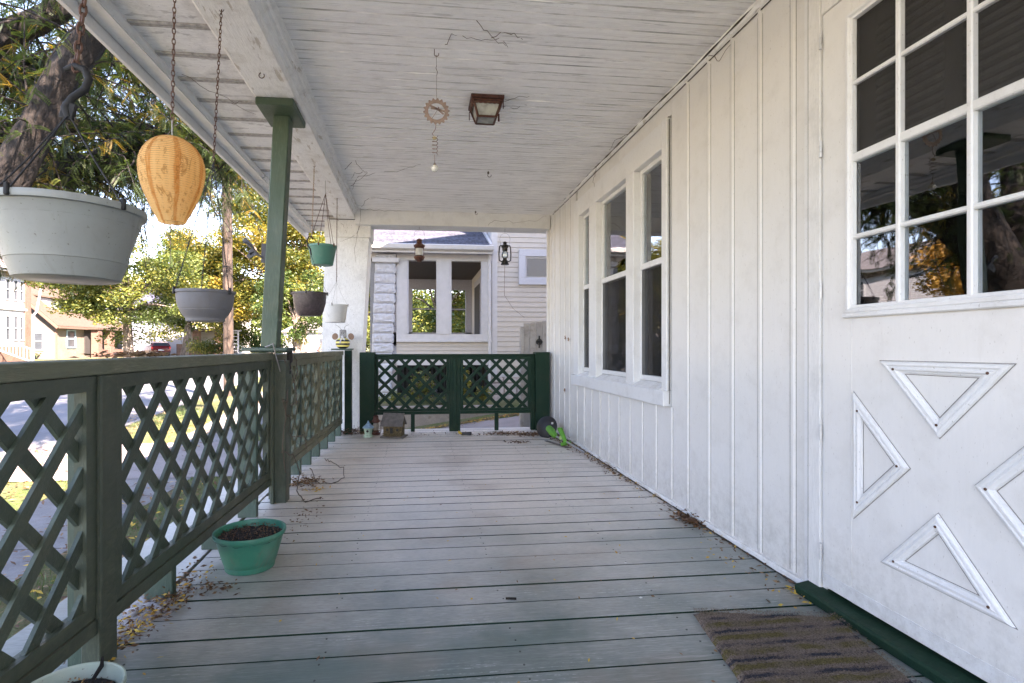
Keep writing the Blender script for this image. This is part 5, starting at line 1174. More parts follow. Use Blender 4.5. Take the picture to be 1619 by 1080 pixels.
for k in range(26):
    y = 10.56+k*.135; z = 2.98+(y-10.56)*sl; b = MB(); b.obox((.03, y+.08, z+.038), (2.82, .19, .008), Matrix.Rotation(a_-.035, 3, 'X')); obj('shingle_course', b, shg.m, nh)
b = MB(); b.prism([(10.56, 2.98), (14.2, 2.98+3.64*sl), (14.2, 2.96), (10.66, 2.93)], 0, -1.35, 1.45); obj('roof_deck', b, nwhite, nh)
b = MB(); b.bar((1.44, 10.62, 2.97), (1.44, 14.2, 2.97+3.6*sl+.12), .05, .14); obj('roof_flashing', b, nwhite, nh)
# small window on the main wall
x0, x1, z0, z1 = 2.07, 3.05, 2.27, 3.0
for a in ((x0, x1, 10.93, 11.0, z1-.14, z1), (x0, x1, 10.93, 11.0, z0, z0+.14), (x0, x0+.14, 10.93, 11.0, z0+.14, z1-.14), (x1-.14, x1, 10.93, 11.0, z0+.14, z1-.14)): nb('window_frame', *a, mat=lav, b_=.004)
wi = nb('window_sash', x0+.14, x1-.14, 10.975, 10.985, z0+.14, z1-.14, mat=nwhite)
b = MB(); b.box(x0+.18, x1-.18, 10.968, 10.974, z0+.18, z1-.18); obj('pane', b, M['dark'], wi); b = MB(); b.box(x0+.18, x1-.18, 10.960, 10.9665, z0+.18, z1-.18); obj('pane', b, M['glass'], wi)
nb('wall', 1.6, 9, 11.15, 15, 5.2, 5.3, mat=cream)
b = MB(); b.prism([(1.3, 6.0), (5.3, 8.6), (9.3, 6.0)], 1, 10.7, 20); obj('main_roof', b, shg.m, nh)
nb('side_wall', 1.52, 1.58, 11.4, 14.4, .4, 6.2, mat=cream)
# rock-faced pier of single blocks
pier = thing('stone_pier', 'painted white rock faced block pier at the corner of the neighbouring porch', 'pier', (-.65, 11.05, -.2))
blk = plain('painted_rock_face_block', (.42, .42, .435), .6, var=.12, scale=18, bump=.3)
z = -.55; k = 0
while z < 2.66:
    h = .2 if k else .2; t_ = (z+.55)/3.2; xa = -.985+.12*t_+random.uniform(-.004, .004); xb = xa+.405
    b = MB(); v = []; f = []; nx, nz2 = 11, 6
    for i in range(nx+1):
        for j in range(nz2+1):
            x = xa+(xb-xa)*i/nx; zz = z+.006+(h-.012)*j/nz2; e = 0 if i in (0, nx) or j in (0, nz2) else .022+.022*noise.noise(Vector((x*16, k*7.3, zz*22)))
            v.append((x, 10.86-e, zz))
    for i in range(nx):
        for j in range(nz2): a = i*(nz2+1)+j; f.append((a, a+nz2+1, a+nz2+2, a+1))
    b.add(v, f)
    v = []; f = []
    for i in range(nx+1):
        for j in range(nz2+1):
            y = 10.86+.38*i/nx; zz = z+.006+(h-.012)*j/nz2; e = 0 if i in (0, nx) or j in (0, nz2) else .02+.02*noise.noise(Vector((y*16, k*3.3, zz*22)))
            v.append((xb+e, y, zz))
    for i in range(nx):
        for j in range(nz2): a = i*(nz2+1)+j; f.append((a, a+nz2+1, a+nz2+2, a+1))
    b.add(v, f); b.box(xa, xb, 10.861, 11.24, z+.004, z+h-.004)
    obj('stone_block', b, blk, pier, origin=((xa+xb)/2, 11, z)); z += h; k += 1
b = MB(); b.box(-.925, -.395, 10.80, 11.30, 2.665, 2.76, .006); obj('cap_stone', b, nwhite, pier)
b = MB(); b.box(-.97, -.6, 10.9, 11.2, -.55, 2.66); obj('mortar_core', b, plain('grey_mortar', (.2, .2, .2), .9), pier)
nb('porch_beam', -.95, -.45, 10.96, 11.1, 2.77, 2.90)
# foundation: rough stones, crawl space bars, retaining wall
stn = plain('pinkish_painted_stone', (.46, .40, .37), .8, var=.25, scale=14, bump=.6)
z = -.42
while z < .33:
    x = 1.5; h = random.choice((.16, .2, .24)); h = min(h, .34-z+.02)
    while x < 4.6:
        w_ = random.uniform(.2, .42); b = MB(); b.obox((x+w_/2, 11.06+random.uniform(-.012, .012), z+h/2), (w_-.014, .2, h-.012), Matrix.Rotation(random.uniform(-.02, .02), 3, 'Y'), .02); obj('foundation_stone', b, stn, nh, origin=(x, 11, z)); x += w_
    z += h
    if h < .05: break
nb('foundation_core', 1.52, 9, 11.06, 11.3, -.6, .41, mat=plain('mortar_dark', (.15, .14, .13), .9)); nb('water_table', 1.5, 4.7, 10.955, 11.0, .35, .43)
b = MB()
for x in np.arange(-.42, 1.45, .085): b.box(x, x+.03, 11.06, 11.08, -.1, .6)
obj('crawlspace_bars', b, plain('shade_black_bars', (.008, .008, .008), .9), nh); nb('crawlspace_floor', -.45, 1.5, 11.0, 12.6, -.12, -.10, mat=M['dark']); nb('crawlspace_lid', -.45, 1.5, 11.1, 12.7, .6, .66, mat=M['dark'])  # crawl space shade put into the black of the bars
nb('crawlspace_back', -.5, 1.5, 12.6, 12.7, -.3, .62, mat=plain('crawlspace_black', (.006, .006, .006), 1)); nb('crawlspace_side', 1.49, 1.5, 11.1, 12.6, -.3, .62, mat=M['dark'])  # same shade put into the black of the back panel
rw = MB(); rw.box(-1.6, 1.42, 9.46, 9.62, -.9, -.075, .012); tag(obj('retaining_wall', rw, conc('tan_stained_concrete', (.27, .225, .185), 6)), 'low stained tan concrete retaining wall across the driveway', 'wall')
b = MB(); b.add([(-1.6, 9.62, -.12), (1.42, 9.62, -.12), (1.42, 11, -.06), (-1.6, 11, -.06)], [(0, 1, 2, 3)]); structure(obj('planting_bed', b, LM))
def plant(c, h, r, n, label, size=.07, tint=(.35, .2), group=None):
    t = thing('garden_plant', label, 'plant', c, group); b = MB()
    for k in range(6):
        a = random.uniform(0, 2*PI); b.tube([c, (c[0]+math.cos(a)*r*.4, c[1]+math.sin(a)*r*.4, c[2]+h*.6), (c[0]+math.cos(a)*r*.7, c[1]+math.sin(a)*r*.7, c[2]+h*.95)], [.008, .005, .003], 5)
    obj('stem', b, M['bark_far'], t); blob_leaves([((c[0], c[1], c[2]+h*.55), (r, r*.7, h*.5))], n/(r*r*.7*h*.5)**.5, size, 'leaves', M['leaf_maple'], t, tint); return t
plant((.05, 10.2, -.1), .62, .26, 520, 'leafy green plant growing left under the neighbouring porch windows', .07, (.75, .2)); plant((.75, 10.0, -.1), .70, .24, 520, 'taller leafy plant behind the middle post of the end railing', .09, (.8, .2)); plant((1.2, 9.9, -.1), .34, .18, 260, 'low light green plant beside the foundation stones', .07, (.85, .15)); plant((-.45, 9.95, -.1), .22, .3, 300, 'low ground plant at the foot of the block pier', .05, (.7, .2)); plant((.4, 9.85, -.1), .2, .3, 260, 'short weeds along the tan retaining wall', .05, (.6, .25))
hose = MB()
for k in range(5): hose.tube([(.1+.26*math.cos(t)*(1-.03*k), 10.55+.14*math.sin(t), .06+k*.045+.02*math.sin(t*2+k)) for t in np.linspace(0, 2*PI, 25)], .02, 6, cap=False)
tag(obj('coiled_hose', hose, plain('dark_hose', (.03, .03, .035), .5), smooth=True), 'dark coiled hose lying under the neighbouring porch', 'hose')
# old gate between the houses
gt = thing('gate', 'weathered white board gate with black latch between the two houses', 'gate', (1.6, 7.3, -.25)); gp = wood_paint('peeling_gate_paint', (.36, .345, .33), stretch=(5, 5, .5), rough=.8, dirt=(.13, .11, .09), dirt_amt=.95, bump=.9, vary=.12, fleck=.9)
x = 1.445
for k in range(9):
    wd = .088; b = MB(); top = 1.30+.012*k+random.uniform(-.008, .008); b.box(x+.003, x+wd-.003, 7.30, 7.322, -.27, top, .003); obj('gate_board', b, gp, gt, origin=(x, 7.3, 0)); x += wd
b = MB(); b.box(1.395, 1.445, 7.27, 7.34, -.3, 1.26, .005); obj('gate_post', b, gp, gt)
b = MB(); b.box(1.45, 2.2, 7.323, 7.36, .1, .19); b.box(1.45, 2.2, 7.323, 7.36, 1.0, 1.09); obj('gate_rail', b, gp, gt)
b = MB(); b.lathe([(0, 0), (.045, .002), (.045, .008), (0, .012)], (1.665, 7.298, 1.045), 12, R=Matrix.Rotation(PI/2, 3, 'X')); b.bar((1.665, 7.285, .96), (1.665, 7.285, 1.13), .02, .014, (0, 1, 0)); b.bar((1.62, 7.285, 1.045), (1.71, 7.285, 1.045), .018, .014, (0, 1, 0)); obj('latch', b, BM, gt)

# ------------------------------------------------------------------ street: pole, houses, cars
pole = thing('utility_pole', 'tall brown wooden utility pole on the verge behind the grey round basket', 'pole', (-6.0, 17.77, -.6))
b = MB(); b.tube([(-6.0, 17.77, -.7), (-6.02, 17.77, 2), (-6.05, 17.77, 5), (-6.1, 17.77, 11)], [.155, .15, .145, .125], 16, rough=.04); obj('shaft', b, bark('weathered_pole_wood', (.02, .014, .011), (.052, .036, .027), 2), pole, smooth=True)
b = MB(); b.bar((-7.1, 17.7, 10.2), (-5.1, 17.7, 10.2), .1, .12); obj('crossarm', b, M['bark_far'], pole)
for dx, z in ((-1.0, 10.35), (0, 8.6), (1.0, 10.35)):
    b = MB(); b.tube([(-6.1+dx+bend(y)*-1, y, z+.0012*(y-17)**2-.3) if True else 0 for y in np.linspace(-10, 60, 30)], .012, 4); tag(obj('overhead_wire', b, M['black_metal']), {-1.0: 'overhead wire nearest the road middle on the utility pole crossarm', 0: 'lowest overhead wire fixed to the utility pole shaft', 1.0: 'overhead wire on the house side of the utility pole crossarm'}[dx], 'wire', 'overhead wires along the street')
def brickm(name, c0, c1, mortar, sc_=4.5):
    t = NT(name); g = t.n('ShaderNodeNewGeometry'); s_ = t.n('ShaderNodeSeparateXYZ'); t.l(g.outputs['Position'], s_.inputs[0]); cb_ = t.n('ShaderNodeCombineXYZ'); t.l(t.math('ADD', s_.outputs[0], s_.outputs[1]), cb_.inputs[0]); t.l(s_.outputs[2], cb_.inputs[1])
    br = t.n('ShaderNodeTexBrick'); br.inputs['Scale'].default_value = sc_; br.inputs['Color1'].default_value = (*c0, 1); br.inputs['Color2'].default_value = (*c1, 1); br.inputs['Mortar'].default_value = (*mortar, 1); br.inputs['Mortar Size'].default_value = .015; t.l(cb_.outputs[0], br.inputs['Vector'])
    c = t.mix(1., br.outputs[0], t.ramp(t.noise(t.pos(), 2, 4), [(.3, .85), (.7, 1.15)]), 'MULTIPLY'); t.bsdf(c, .85, t.bump(br.outputs['Fac'], -.3, .01)); return t.m
tanb = brickm('tan_brick', (.125, .105, .085), (.155, .13, .108), (.145, .125, .11)); redb = brickm('red_brick', (.11, .055, .04), (.14, .07, .05), (.17, .12, .1)); brnb = brickm('brown_brick', (.13, .07, .045), (.17, .095, .065), (.15, .11, .09))
wht = plain('white_clapboard', (.34, .35, .365), .6, var=.06, scale=3); roofb = plain('brown_shingle_roof', (.075, .050, .036), .9, var=.3, scale=9); greys = plain('grey_blue_siding', (.21, .23, .28), .6, var=.08); dkwin = plain('dark_window_glass', (.05, .06, .07), .12, var=.2, scale=2)
def hwin(par, axis, plane, a0, a1, z0, z1, out, frame=wht, fwid=.10, bars=True):
    """window on a wall; axis 0: wall plane x=plane facing +x, axis 1: wall plane y=plane facing -y"""
    def bx(p0, p1, q0, q1, r0, r1):
        b = MB()
        if axis == 0: b.box(plane+p0, plane+p1, q0, q1, r0, r1)
        else: b.box(q0, q1, plane-p1, plane-p0, r0, r1)
        return b
    b = MB()
    for (q0, q1, r0, r1) in ((a0-fwid, a0, z0-fwid, z1+fwid), (a1, a1+fwid, z0-fwid, z1+fwid), (a0, a1, z1, z1+fwid), (a0, a1, z0-fwid, z0), (a0, a1, (z0+z1)/2-.03, (z0+z1)/2+.03)):
        bb = bx(.0, .07, q0, q1, r0, r1); b.add(bb.v, bb.f)
    w_ = obj('window', b, frame, par); obj('pane', bx(-.0, .02, a0, a1, z0, z1), dkwin, w_); return w_
wh = thing('house', 'two storey white clapboard house at the left edge across the street', 'house', (-27.3, 35, -.05))
def hb(par, name, mat, *a, b_=0): b = MB(); b.box(*a, b_); return obj(name, b, mat, par)
hb(wh, 'wall', wht, -38, -27.3, 24, 40.45, -.1, 6.0); hb(wh, 'brick_corner', redb, -27.9, -27.2, 40.45, 41.0, -.1, 5.9); hb(wh, 'brick_base', redb, -27.3, -27.22, 38.2, 40.45, -.1, 1.0)
hb(wh, 'belt_trim', wht, -27.3, -27.18, 24, 40.6, 3.45, 3.6); hb(wh, 'eave', wht, -38.4, -26.8, 23.6, 41.3, 5.95, 6.12); hb(wh, 'eave_dark_board', M['bark_far'], -27.3, -27.1, 24, 40.8, 5.70, 5.95)  # includes a dark brown board below the eave
for a0, a1 in ((38.75, 39.1), (39.45, 39.8), (40.05, 40.32), (36.4, 36.9), (35.2, 35.8), (33.6, 34.2)): hwin(wh, 0, -27.3, a0, a1, 4.15, 5.45, 1, fwid=.07); hwin(wh, 0, -27.3, a0, a1, 1.45, 3.0, 1, fwid=.07)
b = MB()
for z in np.arange(.2, 5.6, .14): b.box(-27.3, -27.285, 24, 40.44, z, z+.02)
obj('siding_laps', b, plain('white_lap_edge', (.55, .56, .58), .7), wh)
b = MB(); b.prism([(-38.6, 6.1), (-32.6, 8.6), (-26.7, 6.1)], 1, 23.5, 41.4); obj('roof', b, plain('grey_roof', (.15, .14, .14), .9), wh)
b = MB(); b.tube([(-26.5, 41.0, 5.4), (-26.6, 40.6, 3.4), (-26.7, 40.5, 3.2), (-26.7, 40.4, -.1)], .07, 8); obj('downpipe', b, wht, wh)
b = MB(); b.bar((-24.5, 37.2, -.05), (-27.2, 37.2, 1.0), .08, .06); b.bar((-24.5, 37.2, .75), (-27.2, 37.2, 1.8), .08, .06)
for k in range(14): x = -24.5-2.7*k/13; z = -.05+1.05*k/13; b.box(x-.02, x+.02, 37.18, 37.22, z, z+.8)
obj('stair_rail', b, wht, wh)
b = MB(); b.lathe([(0, 0), (.3, .02), (.42, .1), (.43, .11), (.3, .04), (0, .02)], (-31, 41, 7.4), 20, R=Matrix.Rotation(rad(65), 3, 'Y')); obj('satellite_dish', b, plain('pale_dish', (.55, .57, .6), .5), wh); hb(wh, 'dish_mast', wht, -31.1, -31.02, 40.98, 41.04, 6.3, 7.4)

bh = thing('house', 'tan brick house with brown roof and dormer across the street', 'house', (-29.7, 50, -.05))
hb(bh, 'wall', tanb, -38.7, -29.7, 47.6, 57.5, -.1, 2.85)
b = MB(); b.prism([(-38.7, 2.85), (-34.2, 6.85), (-29.7, 2.85)], 1, 47.62, 57.4); obj('gable', b, tanb, bh)
b = MB(); v0 = [(-29.3, 2.5), (-34.2, 6.95), (-39.1, 2.5), (-39.1, 2.72), (-34.2, 7.17), (-29.3, 2.72)]; b.prism(v0, 1, 47.2, 57.9); obj('roof', b, roofb, bh)
b = MB(); b.bar((-29.3, 47.17, 2.5), (-34.2, 47.17, 6.95), .05, .2, (0, 0, 1)); obj('rake_board', b, plain('brown_rake_board', (.14, .08, .06), .7), bh)
hb(bh, 'dormer_wall', wht, -34, -30.9, 49.0, 52.4, 3.6, 5.0); b = MB(); b.prism([(-34.6, 5.7), (-30.4, 5.0), (-30.4, 5.12), (-34.6, 5.85)], 1, 48.7, 52.7); obj('dormer_roof', b, roofb, bh)
b = MB(); b.prism([(-34, 5.0), (-30.9, 5.0), (-34, 5.62)], 1, 49.0, 52.4); obj('dormer_gable', b, wht, bh)
hwin(bh, 0, -30.9, 50.2, 51.2, 3.95, 4.8, 1); hwin(bh, 1, 47.6, -31.3, -30.7, .75, 2.05, 1); hwin(bh, 0, -29.7, 49.0, 50.0, .95, 2.3, 1, frame=plain('blue_grey_window_frame', (.22, .32, .38), .5))
hb(bh, 'downspout', plain('brown_downspout', (.15, .09, .07), .6), -29.72, -29.6, 47.5, 47.62, -.1, 2.6); hb(bh, 'eave_gutter', plain('brown_gutter', (.12, .08, .06), .6), -29.35, -29.2, 47.3, 57.8, 2.48, 2.62)
for y0_ in (51.3, 53.3, 56.4): hb(bh, 'porch_pier', redb if y0_ < 56 else tanb, -29.1, -28.5, y0_, y0_+.6, -.1, 2.5)
hb(bh, 'porch_wall', redb, -29.0, -28.6, 51.9, 56.4, -.1, .7); hb(bh, 'porch_recess', M['dark'], -29.69, -29.6, 51.3, 56.5, .3, 2.45); hb(bh, 'porch_lintel', roofb, -29.7, -28.4, 51.0, 57.2, 2.5, 2.62)
b = MB(); b.lathe([(.001, 0), (.16, .03), (.2, .14), (.16, .26), (.02, .3)], (-28.3, 55.3, -.03), 14); tag(obj('pumpkin', b, plain('orange_pumpkin', (.6, .2, .03), .5), smooth=True), 'small orange pumpkin before the tan brick house porch', 'pumpkin')
gh = thing('house', 'blue grey clapboard house partly hidden behind the maple', 'house', (-29, 62, -.05))
hb(gh, 'wall', greys, -34.5, -27.5, 62, 72, .5, 5.6); hb(gh, 'foundation', tanb, -34.5, -27.45, 61.97, 72, -.1, .5); hb(gh, 'corner_board', wht, -27.7, -27.5, 61.93, 62, .4, 5.6); b = MB(); b.prism([(-34.9, 5.5), (-31, 8.2), (-27.1, 5.5)], 1, 61.6, 72); obj('roof', b, plain('slate_blue_roof', (.08, .085, .13), .9), gh)
hwin(gh, 1, 62, -32.3, -31.5, 1.2, 2.3, 1); hwin(gh, 1, 62, -29.3, -28.5, 1.2, 2.6, 1); hb(gh, 'porch_post', wht, -25.9, -25.75, 61.5, 61.65, -.05, 2.3); hb(gh, 'side_addition', plain('grey_beige_siding', (.36, .34, .32), .7), -27.5, -25.3, 62.5, 68, -.1, 2.6)
br = thing('house', 'low brown brick porch house seen under the hanging grey basket', 'house', (-23, 60, -.05))
hb(br, 'brick_wall', brnb, -25.0, -20.5, 58.6, 62, -.1, 1.25); hb(br, 'coping', wht, -25.1, -20.4, 58.5, 62.1, 1.25, 1.37); hb(br, 'wall', plain('dull_cream_wall', (.4, .38, .33), .7), -25, -21, 62, 70, -.1, 4.5); hb(br, 'porch_pier', brnb, -21.2, -20.6, 58.55, 59.2, -.1, 2.6); hb(br, 'porch_pier', brnb, -23.4, -22.8, 58.55, 59.2, -.1, 2.6); hb(br, 'porch_roof', roofb, -25.3, -20.2, 58.2, 62.3, 2.6, 2.85)  # rear wall in one even cream
wf = thing('house', 'distant white house glimpsed beyond the parked cars', 'house', (-17, 88, -.3)); hb(wf, 'wall', wht, -21, -12.5, 86, 96, -.3, 3.2); b = MB(); b.prism([(-21.5, 3.2), (-16.8, 5.6), (-12, 3.2)], 1, 85.5, 96); obj('roof', b, plain('grey_far_roof', (.16, .15, .15), .9), wf); hwin(wf, 1, 86, -19, -18, .8, 2.2, 1); hwin(wf, 1, 86, -15.5, -14.5, .8, 2.2, 1)
fh = thing('house', 'white gabled house farther left down the street, seen in the door glass', 'house', (-26, 14, -.05)); hb(fh, 'wall', wht, -34, -25.5, 8, 19, -.1, 3.4); b = MB(); b.prism([(7.6, 3.3), (13.5, 7), (19.4, 3.3)], 0, -34.4, -25.1); obj('roof', b, plain('tan_roof', (.3, .24, .19), .9), fh); hwin(fh, 0, -25.5, 10, 11.2, 1, 2.4, 1); hwin(fh, 0, -25.5, 15, 16.2, 1, 2.4, 1)
pf = thing('trellis_post', 'white garden trellis post standing right of the utility pole', 'trellis', (-14.6, 44.5, -.4))
for dx in (-.28, .22): hb(pf, 'post', wht, -14.6+dx, -14.5+dx, 44.5, 44.6, -.5, 2.2)
hb(pf, 'top', wht, -15.0, -14.1, 44.45, 44.65, 2.2, 2.3)
b = MB()
for z in np.arange(-.2, 2.1, .28): b.box(-14.8, -14.4, 44.52, 44.56, z, z+.05)
obj('rungs', b, wht, pf)

def car(label, loc, rz, paint, scale=1.0):
    t = thing('parked_car', label, 'car', (0, 0, 0)); t.location = (0, 0, 0)
    # x = length (rear at -x), built at origin
    sec = [(-2.15, .45, .80, .80, .80), (-2.12, .35, .98, 1.02, 1.0), (-1.95, .30, .99, 1.15, 1.42), (-1.2, .28, 1.0, 1.08, 1.58), (-.2, .28, 1.0, 1.03, 1.60), (.6, .28, 1.0, 1.0, 1.42), (1.05, .28, 1.0, .99, 1.05), (1.8, .30, .98, .90, .93), (2.15, .38, .85, .70, .72)]
    b = MB(); v = []; f = []; W_ = .9
    for (x, zb, wf_, zs, zt) in sec:
        w_ = W_*wf_; tw_ = w_*(.78 if zt > zs+.1 else .92)
        v += [(x, -w_*.93, zb), (x, -w_, (zb+zs)/2), (x, -w_*.97, zs), (x, -tw_, zt-.05), (x, -tw_*.85, zt), (x, tw_*.85, zt), (x, tw_, zt-.05), (x, w_*.97, zs), (x, w_, (zb+zs)/2), (x, w_*.93, zb)]
    m_ = 10
    for i in range(len(sec)-1):
        for k in range(m_): f.append((i*m_+k, i*m_+(k+1) % m_, (i+1)*m_+(k+1) % m_, (i+1)*m_+k))
    f += [tuple(range(m_)), tuple((len(sec)-1)*m_+k for k in range(m_))[::-1]]; b.add(v, f)
    pm = NT('car_paint'); pm.bsdf(paint, .25, None, .2, .6); obj('body', b, pm.m, t, smooth=True)
    gl_ = plain('car_glass', (.03, .04, .05), .1)
    b = MB()
    for s in (-1, 1): b.add([(-1.75, s*.90, 1.14), (.75, s*.90, 1.05), (.45, s*.735, 1.42), (-1.55, s*.735, 1.47)], [(0, 1, 2, 3)])
    obj('side_window', b, gl_, t)
    b = MB(); b.add([(-2.09, -.72, 1.10), (-2.09, .72, 1.10), (-1.97, .62, 1.40), (-1.97, -.62, 1.40)], [(0, 1, 2, 3)]); obj('rear_window', b, gl_, t)
    for s in (-1, 1):
        b = MB(); b.box(-2.17, -2.02, s*.88-(.16 if s > 0 else 0), s*.88+(0 if s > 0 else .16), .82, 1.0, .02); tm = NT('red_tail_lamp'); tm.bsdf((.75, .03, .02), .2); obj('tail_light', b, tm.m, t)
        for x in (-1.35, 1.35):
            b = MB(); b.lathe([(0, -.1), (.2, -.1), (.31, -.09), (.33, 0), (.31, .09), (0, .1)], (x, s*.80, .33), 18, R=Matrix.Rotation(PI/2, 3, 'X')); wl = obj('wheel', b, plain('tyre_rubber', (.02, .02, .02), .8), t)
            b = MB(); b.lathe([(0, -.105), (.19, -.105), (.19, .105), (0, .105)], (x, s*.805, .33), 12, R=Matrix.Rotation(PI/2, 3, 'X')); obj('rim', b, plain('alloy_rim', (.4, .4, .42), .3, .8), wl)
    b = MB(); b.box(-2.19, -2.16, -.26, .26, .62, .74); obj('number_plate', b, plain('plate_white', (.5, .5, .5), .5), t)
    b = MB(); b.box(-2.2, -2.05, -.8, .8, .33, .5, .04); obj('bumper', b, plain('dark_bumper', (.04, .03, .03), .6), t)
    t.location = loc; t.rotation_euler = (0, 0, rz); t.scale = (scale,)*3; return t
car('dark red hatchback parked beside the tan brick house porch', (-27.2, 52.2+7, -.05), rad(125), (.11, .006, .010))
car('white car parked far away behind two grey tree trunks', (-9.6, 64, -.4), rad(15), (.7, .7, .72))

# ------------------------------------------------------------------ trees
def near_tree():
    t = thing('locust_tree', 'large honey locust with furrowed dark limbs arching over the sidewalk', 'tree', (-6.2, 6.9, -.6))
    b = MB(); b.tube([(-6.25, 6.95, -.7), (-6.2, 6.9, -.2), (-6.05, 6.85, .5), (-5.95, 6.75, 1.2)], [.62, .50, .46, .44], 20, rough=.18, seed=3); obj('trunk', b, M['bark'], t, smooth=True)
    def limb(pts, rs, n=14, name='limb', sub=4):
        out = []; ro = []; m = len(pts)
        P4 = [Vector(p) for p in pts]
        for i in range(m-1):
            p0, p1, p2, p3 = P4[max(i-1, 0)], P4[i], P4[i+1], P4[min(i+2, m-1)]
            for k in range(sub):
                s = k/sub; out.append(.5*((2*p1)+(p2-p0)*s+(2*p0-5*p1+4*p2-p3)*s*s+(3*p1-p0-3*p2+p3)*s**3)); ro.append(rs[i]+(rs[i+1]-rs[i])*s)
        out.append(P4[-1]); ro.append(rs[-1]); b = MB(); b.tube(out, ro, n, rough=.22, seed=random.random()*9); obj(name, b, M['bark'], t, smooth=True); return out
    A = limb([(-5.95, 6.75, 1.1), (-5.1, 6.6, 2.03), (-4.67, 6.56, 2.67), (-4.35, 6.52, 3.27), (-4.0, 6.48, 3.95), (-3.61, 6.44, 4.52), (-3.15, 6.39, 5.3), (-2.84, 6.35, 6.01), (-2.4, 6.6, 7.5)], [.36, .235, .19, .172, .162, .155, .145, .135, .1], 18)
    B_ = limb([(-5.95, 6.75, 1.1), (-6.0, 7.0, 2.4), (-5.92, 7.3, 4.09), (-5.45, 7.65, 5.02), (-4.96, 7.59, 5.23), (-4.59, 7.55, 5.48), (-3.97, 7.79, 6.41), (-3.3, 8.2, 7.4)], [.38, .26, .20, .165, .15, .14, .12, .08], 16)
    C_ = limb([(-5.95, 6.75, 1.1), (-6.1, 7.34, 1.8), (-5.94, 7.7, 2.29), (-5.45, 7.65, 2.91), (-4.96, 7.59, 3.16), (-4.46, 7.54, 3.35), (-4.0, 7.69, 3.57), (-3.63, 7.95, 3.78), (-3.31, 8.42, 4.13), (-2.82, 8.87, 4.23), (-2.5, 9.6, 4.5)], [.36, .22, .19, .17, .15, .13, .115, .10, .08, .06, .04], 14)
    D_ = limb([(-6.0, 7.2, 2.6), (-6.4, 9.0, 4.2), (-6.2, 11, 5.2), (-5.6, 13.0, 5.8), (-5.0, 15, 6.0)], [.26, .17, .13, .09, .05], 12)
    E_ = limb([(-5.94, 7.7, 2.35), (-5.6, 8.8, 3.6), (-5.2, 10.2, 4.4), (-4.6, 11.6, 4.9), (-4.2, 13.0, 5.0)], [.15, .11, .09, .06, .03], 10)
    F_ = limb([(-5.92, 7.3, 4.09), (-6.6, 9, 5.2), (-7.1, 10.7, 6.0), (-7.5, 12.5, 6.3)], [.15, .11, .07, .03], 10)
    H_ = limb([(-5.92, 7.3, 4.3), (-5.5, 8.8, 5.3), (-5.2, 10.1, 6.0), (-4.85, 10.8, 5.9), (-4.3, 11.8, 5.4)], [.13, .10, .07, .05, .03], 10)
    # twigs with compound fronds
    src = A[6:]+B_[8:]+C_[8:]+D_[4:]+E_[4:]+F_[3:]+H_[3:]
    wts = [.28]*len(A[6:])+[.6]*len(B_[8:])+[1.5]*len(C_[8:])+[2.8]*len(D_[4:])+[3.0]*len(E_[4:])+[3.0]*len(F_[3:])+[3.2]*len(H_[3:])
    cen = []; dirs = []; ups = []; tints = []; Ls = []; bt = MB()
    def allowed(p): return not (p.x > -1.75 and p.y < 7.9) and p.z > 1.75
    ntw = 0; tries = 0
    while ntw < 1250 and tries < 12000:
        tries += 1
        s0 = random.choices(src, wts)[0]; d = Vector((random.gauss(0, 1), random.gauss(0, 1), random.gauss(.25, .75))).normalized(); L = random.uniform(.7, 2.0)
        pts = [s0.copy()]; p = s0.copy(); dd = d.copy(); ok = True
        for k in range(6):
            dd = (dd+Vector((0, 0, -.17))+Vector((random.gauss(0, .12), random.gauss(0, .12), 0))).normalized(); p = p+dd*L/6
            if not allowed(p): ok = False; break
            pts.append(p.copy())
        if not ok: continue
        ntw += 1; bt.tube(pts, [.014*(1-.13*i) for i in range(len(pts))], 4, cap=False)
        tw_t = random.random(); tb = .25 if tw_t < .62 else (.6 if tw_t < .85 else .9)
        for k in range(1, 7):
            for r2 in range(random.choice((2, 3, 3))):
                q = pts[k].lerp(pts[k-1], random.random()); fd = (pts[k]-pts[k-1]).normalized()*.5+Vector((random.gauss(0, 1), random.gauss(0, 1), random.gauss(-.35, .5))); fd.normalize(); FL = random.uniform(.13, .21)
                side = fd.cross(Vector((0, 0, 1)) + Vector((random.gauss(0, .4), random.gauss(0, .4), 0))).normalized(); upv = side.cross(fd)
                nn_ = 12; ft = tb+random.gauss(0, .12)
                for i in range(nn_):
                    u = (i+.6)/nn_; c = q+fd*FL*u+Vector((0, 0, -.05*u*u))
                    for s in (-1, 1):
                        dl = (side*s+fd*.35).normalized(); l_ = .034*(1-.35*abs(u-.45)); cen.append(c+dl*l_*.5); dirs.append(dl); ups.append(upv); Ls.append(l_); tints.append(ft+random.gauss(0, .07))
    stuff(obj('twigs', bt, M['bark'], t, fix=False))
    cen, dirs, ups, Ls, tints = np.array(cen), np.array(dirs), np.array(ups), np.array(Ls), np.array(tints)
    stuff(foliage('foliage', cen, dirs, ups, Ls, Ls*.5, tints, M['leaf_locust'], t))
    blob_leaves([((-2.4, 3.9, 7.0), (2.0, 2.2, .9)), ((-1.2, 2.4, 7.6), (1.8, 2.0, .9)), ((-3.4, 5.2, 7.6), (1.8, 2.0, .9)), ((-1.0, 4.5, 7.8), (1.8, 1.8, .8)), ((-4.6, 4.2, 7.8), (1.6, 1.8, .8))], 1500, .085, 'shade_foliage', M['leaf_locust'], t)  # unseen leaf blobs added above the roof to keep sun off the limbs
near_tree()
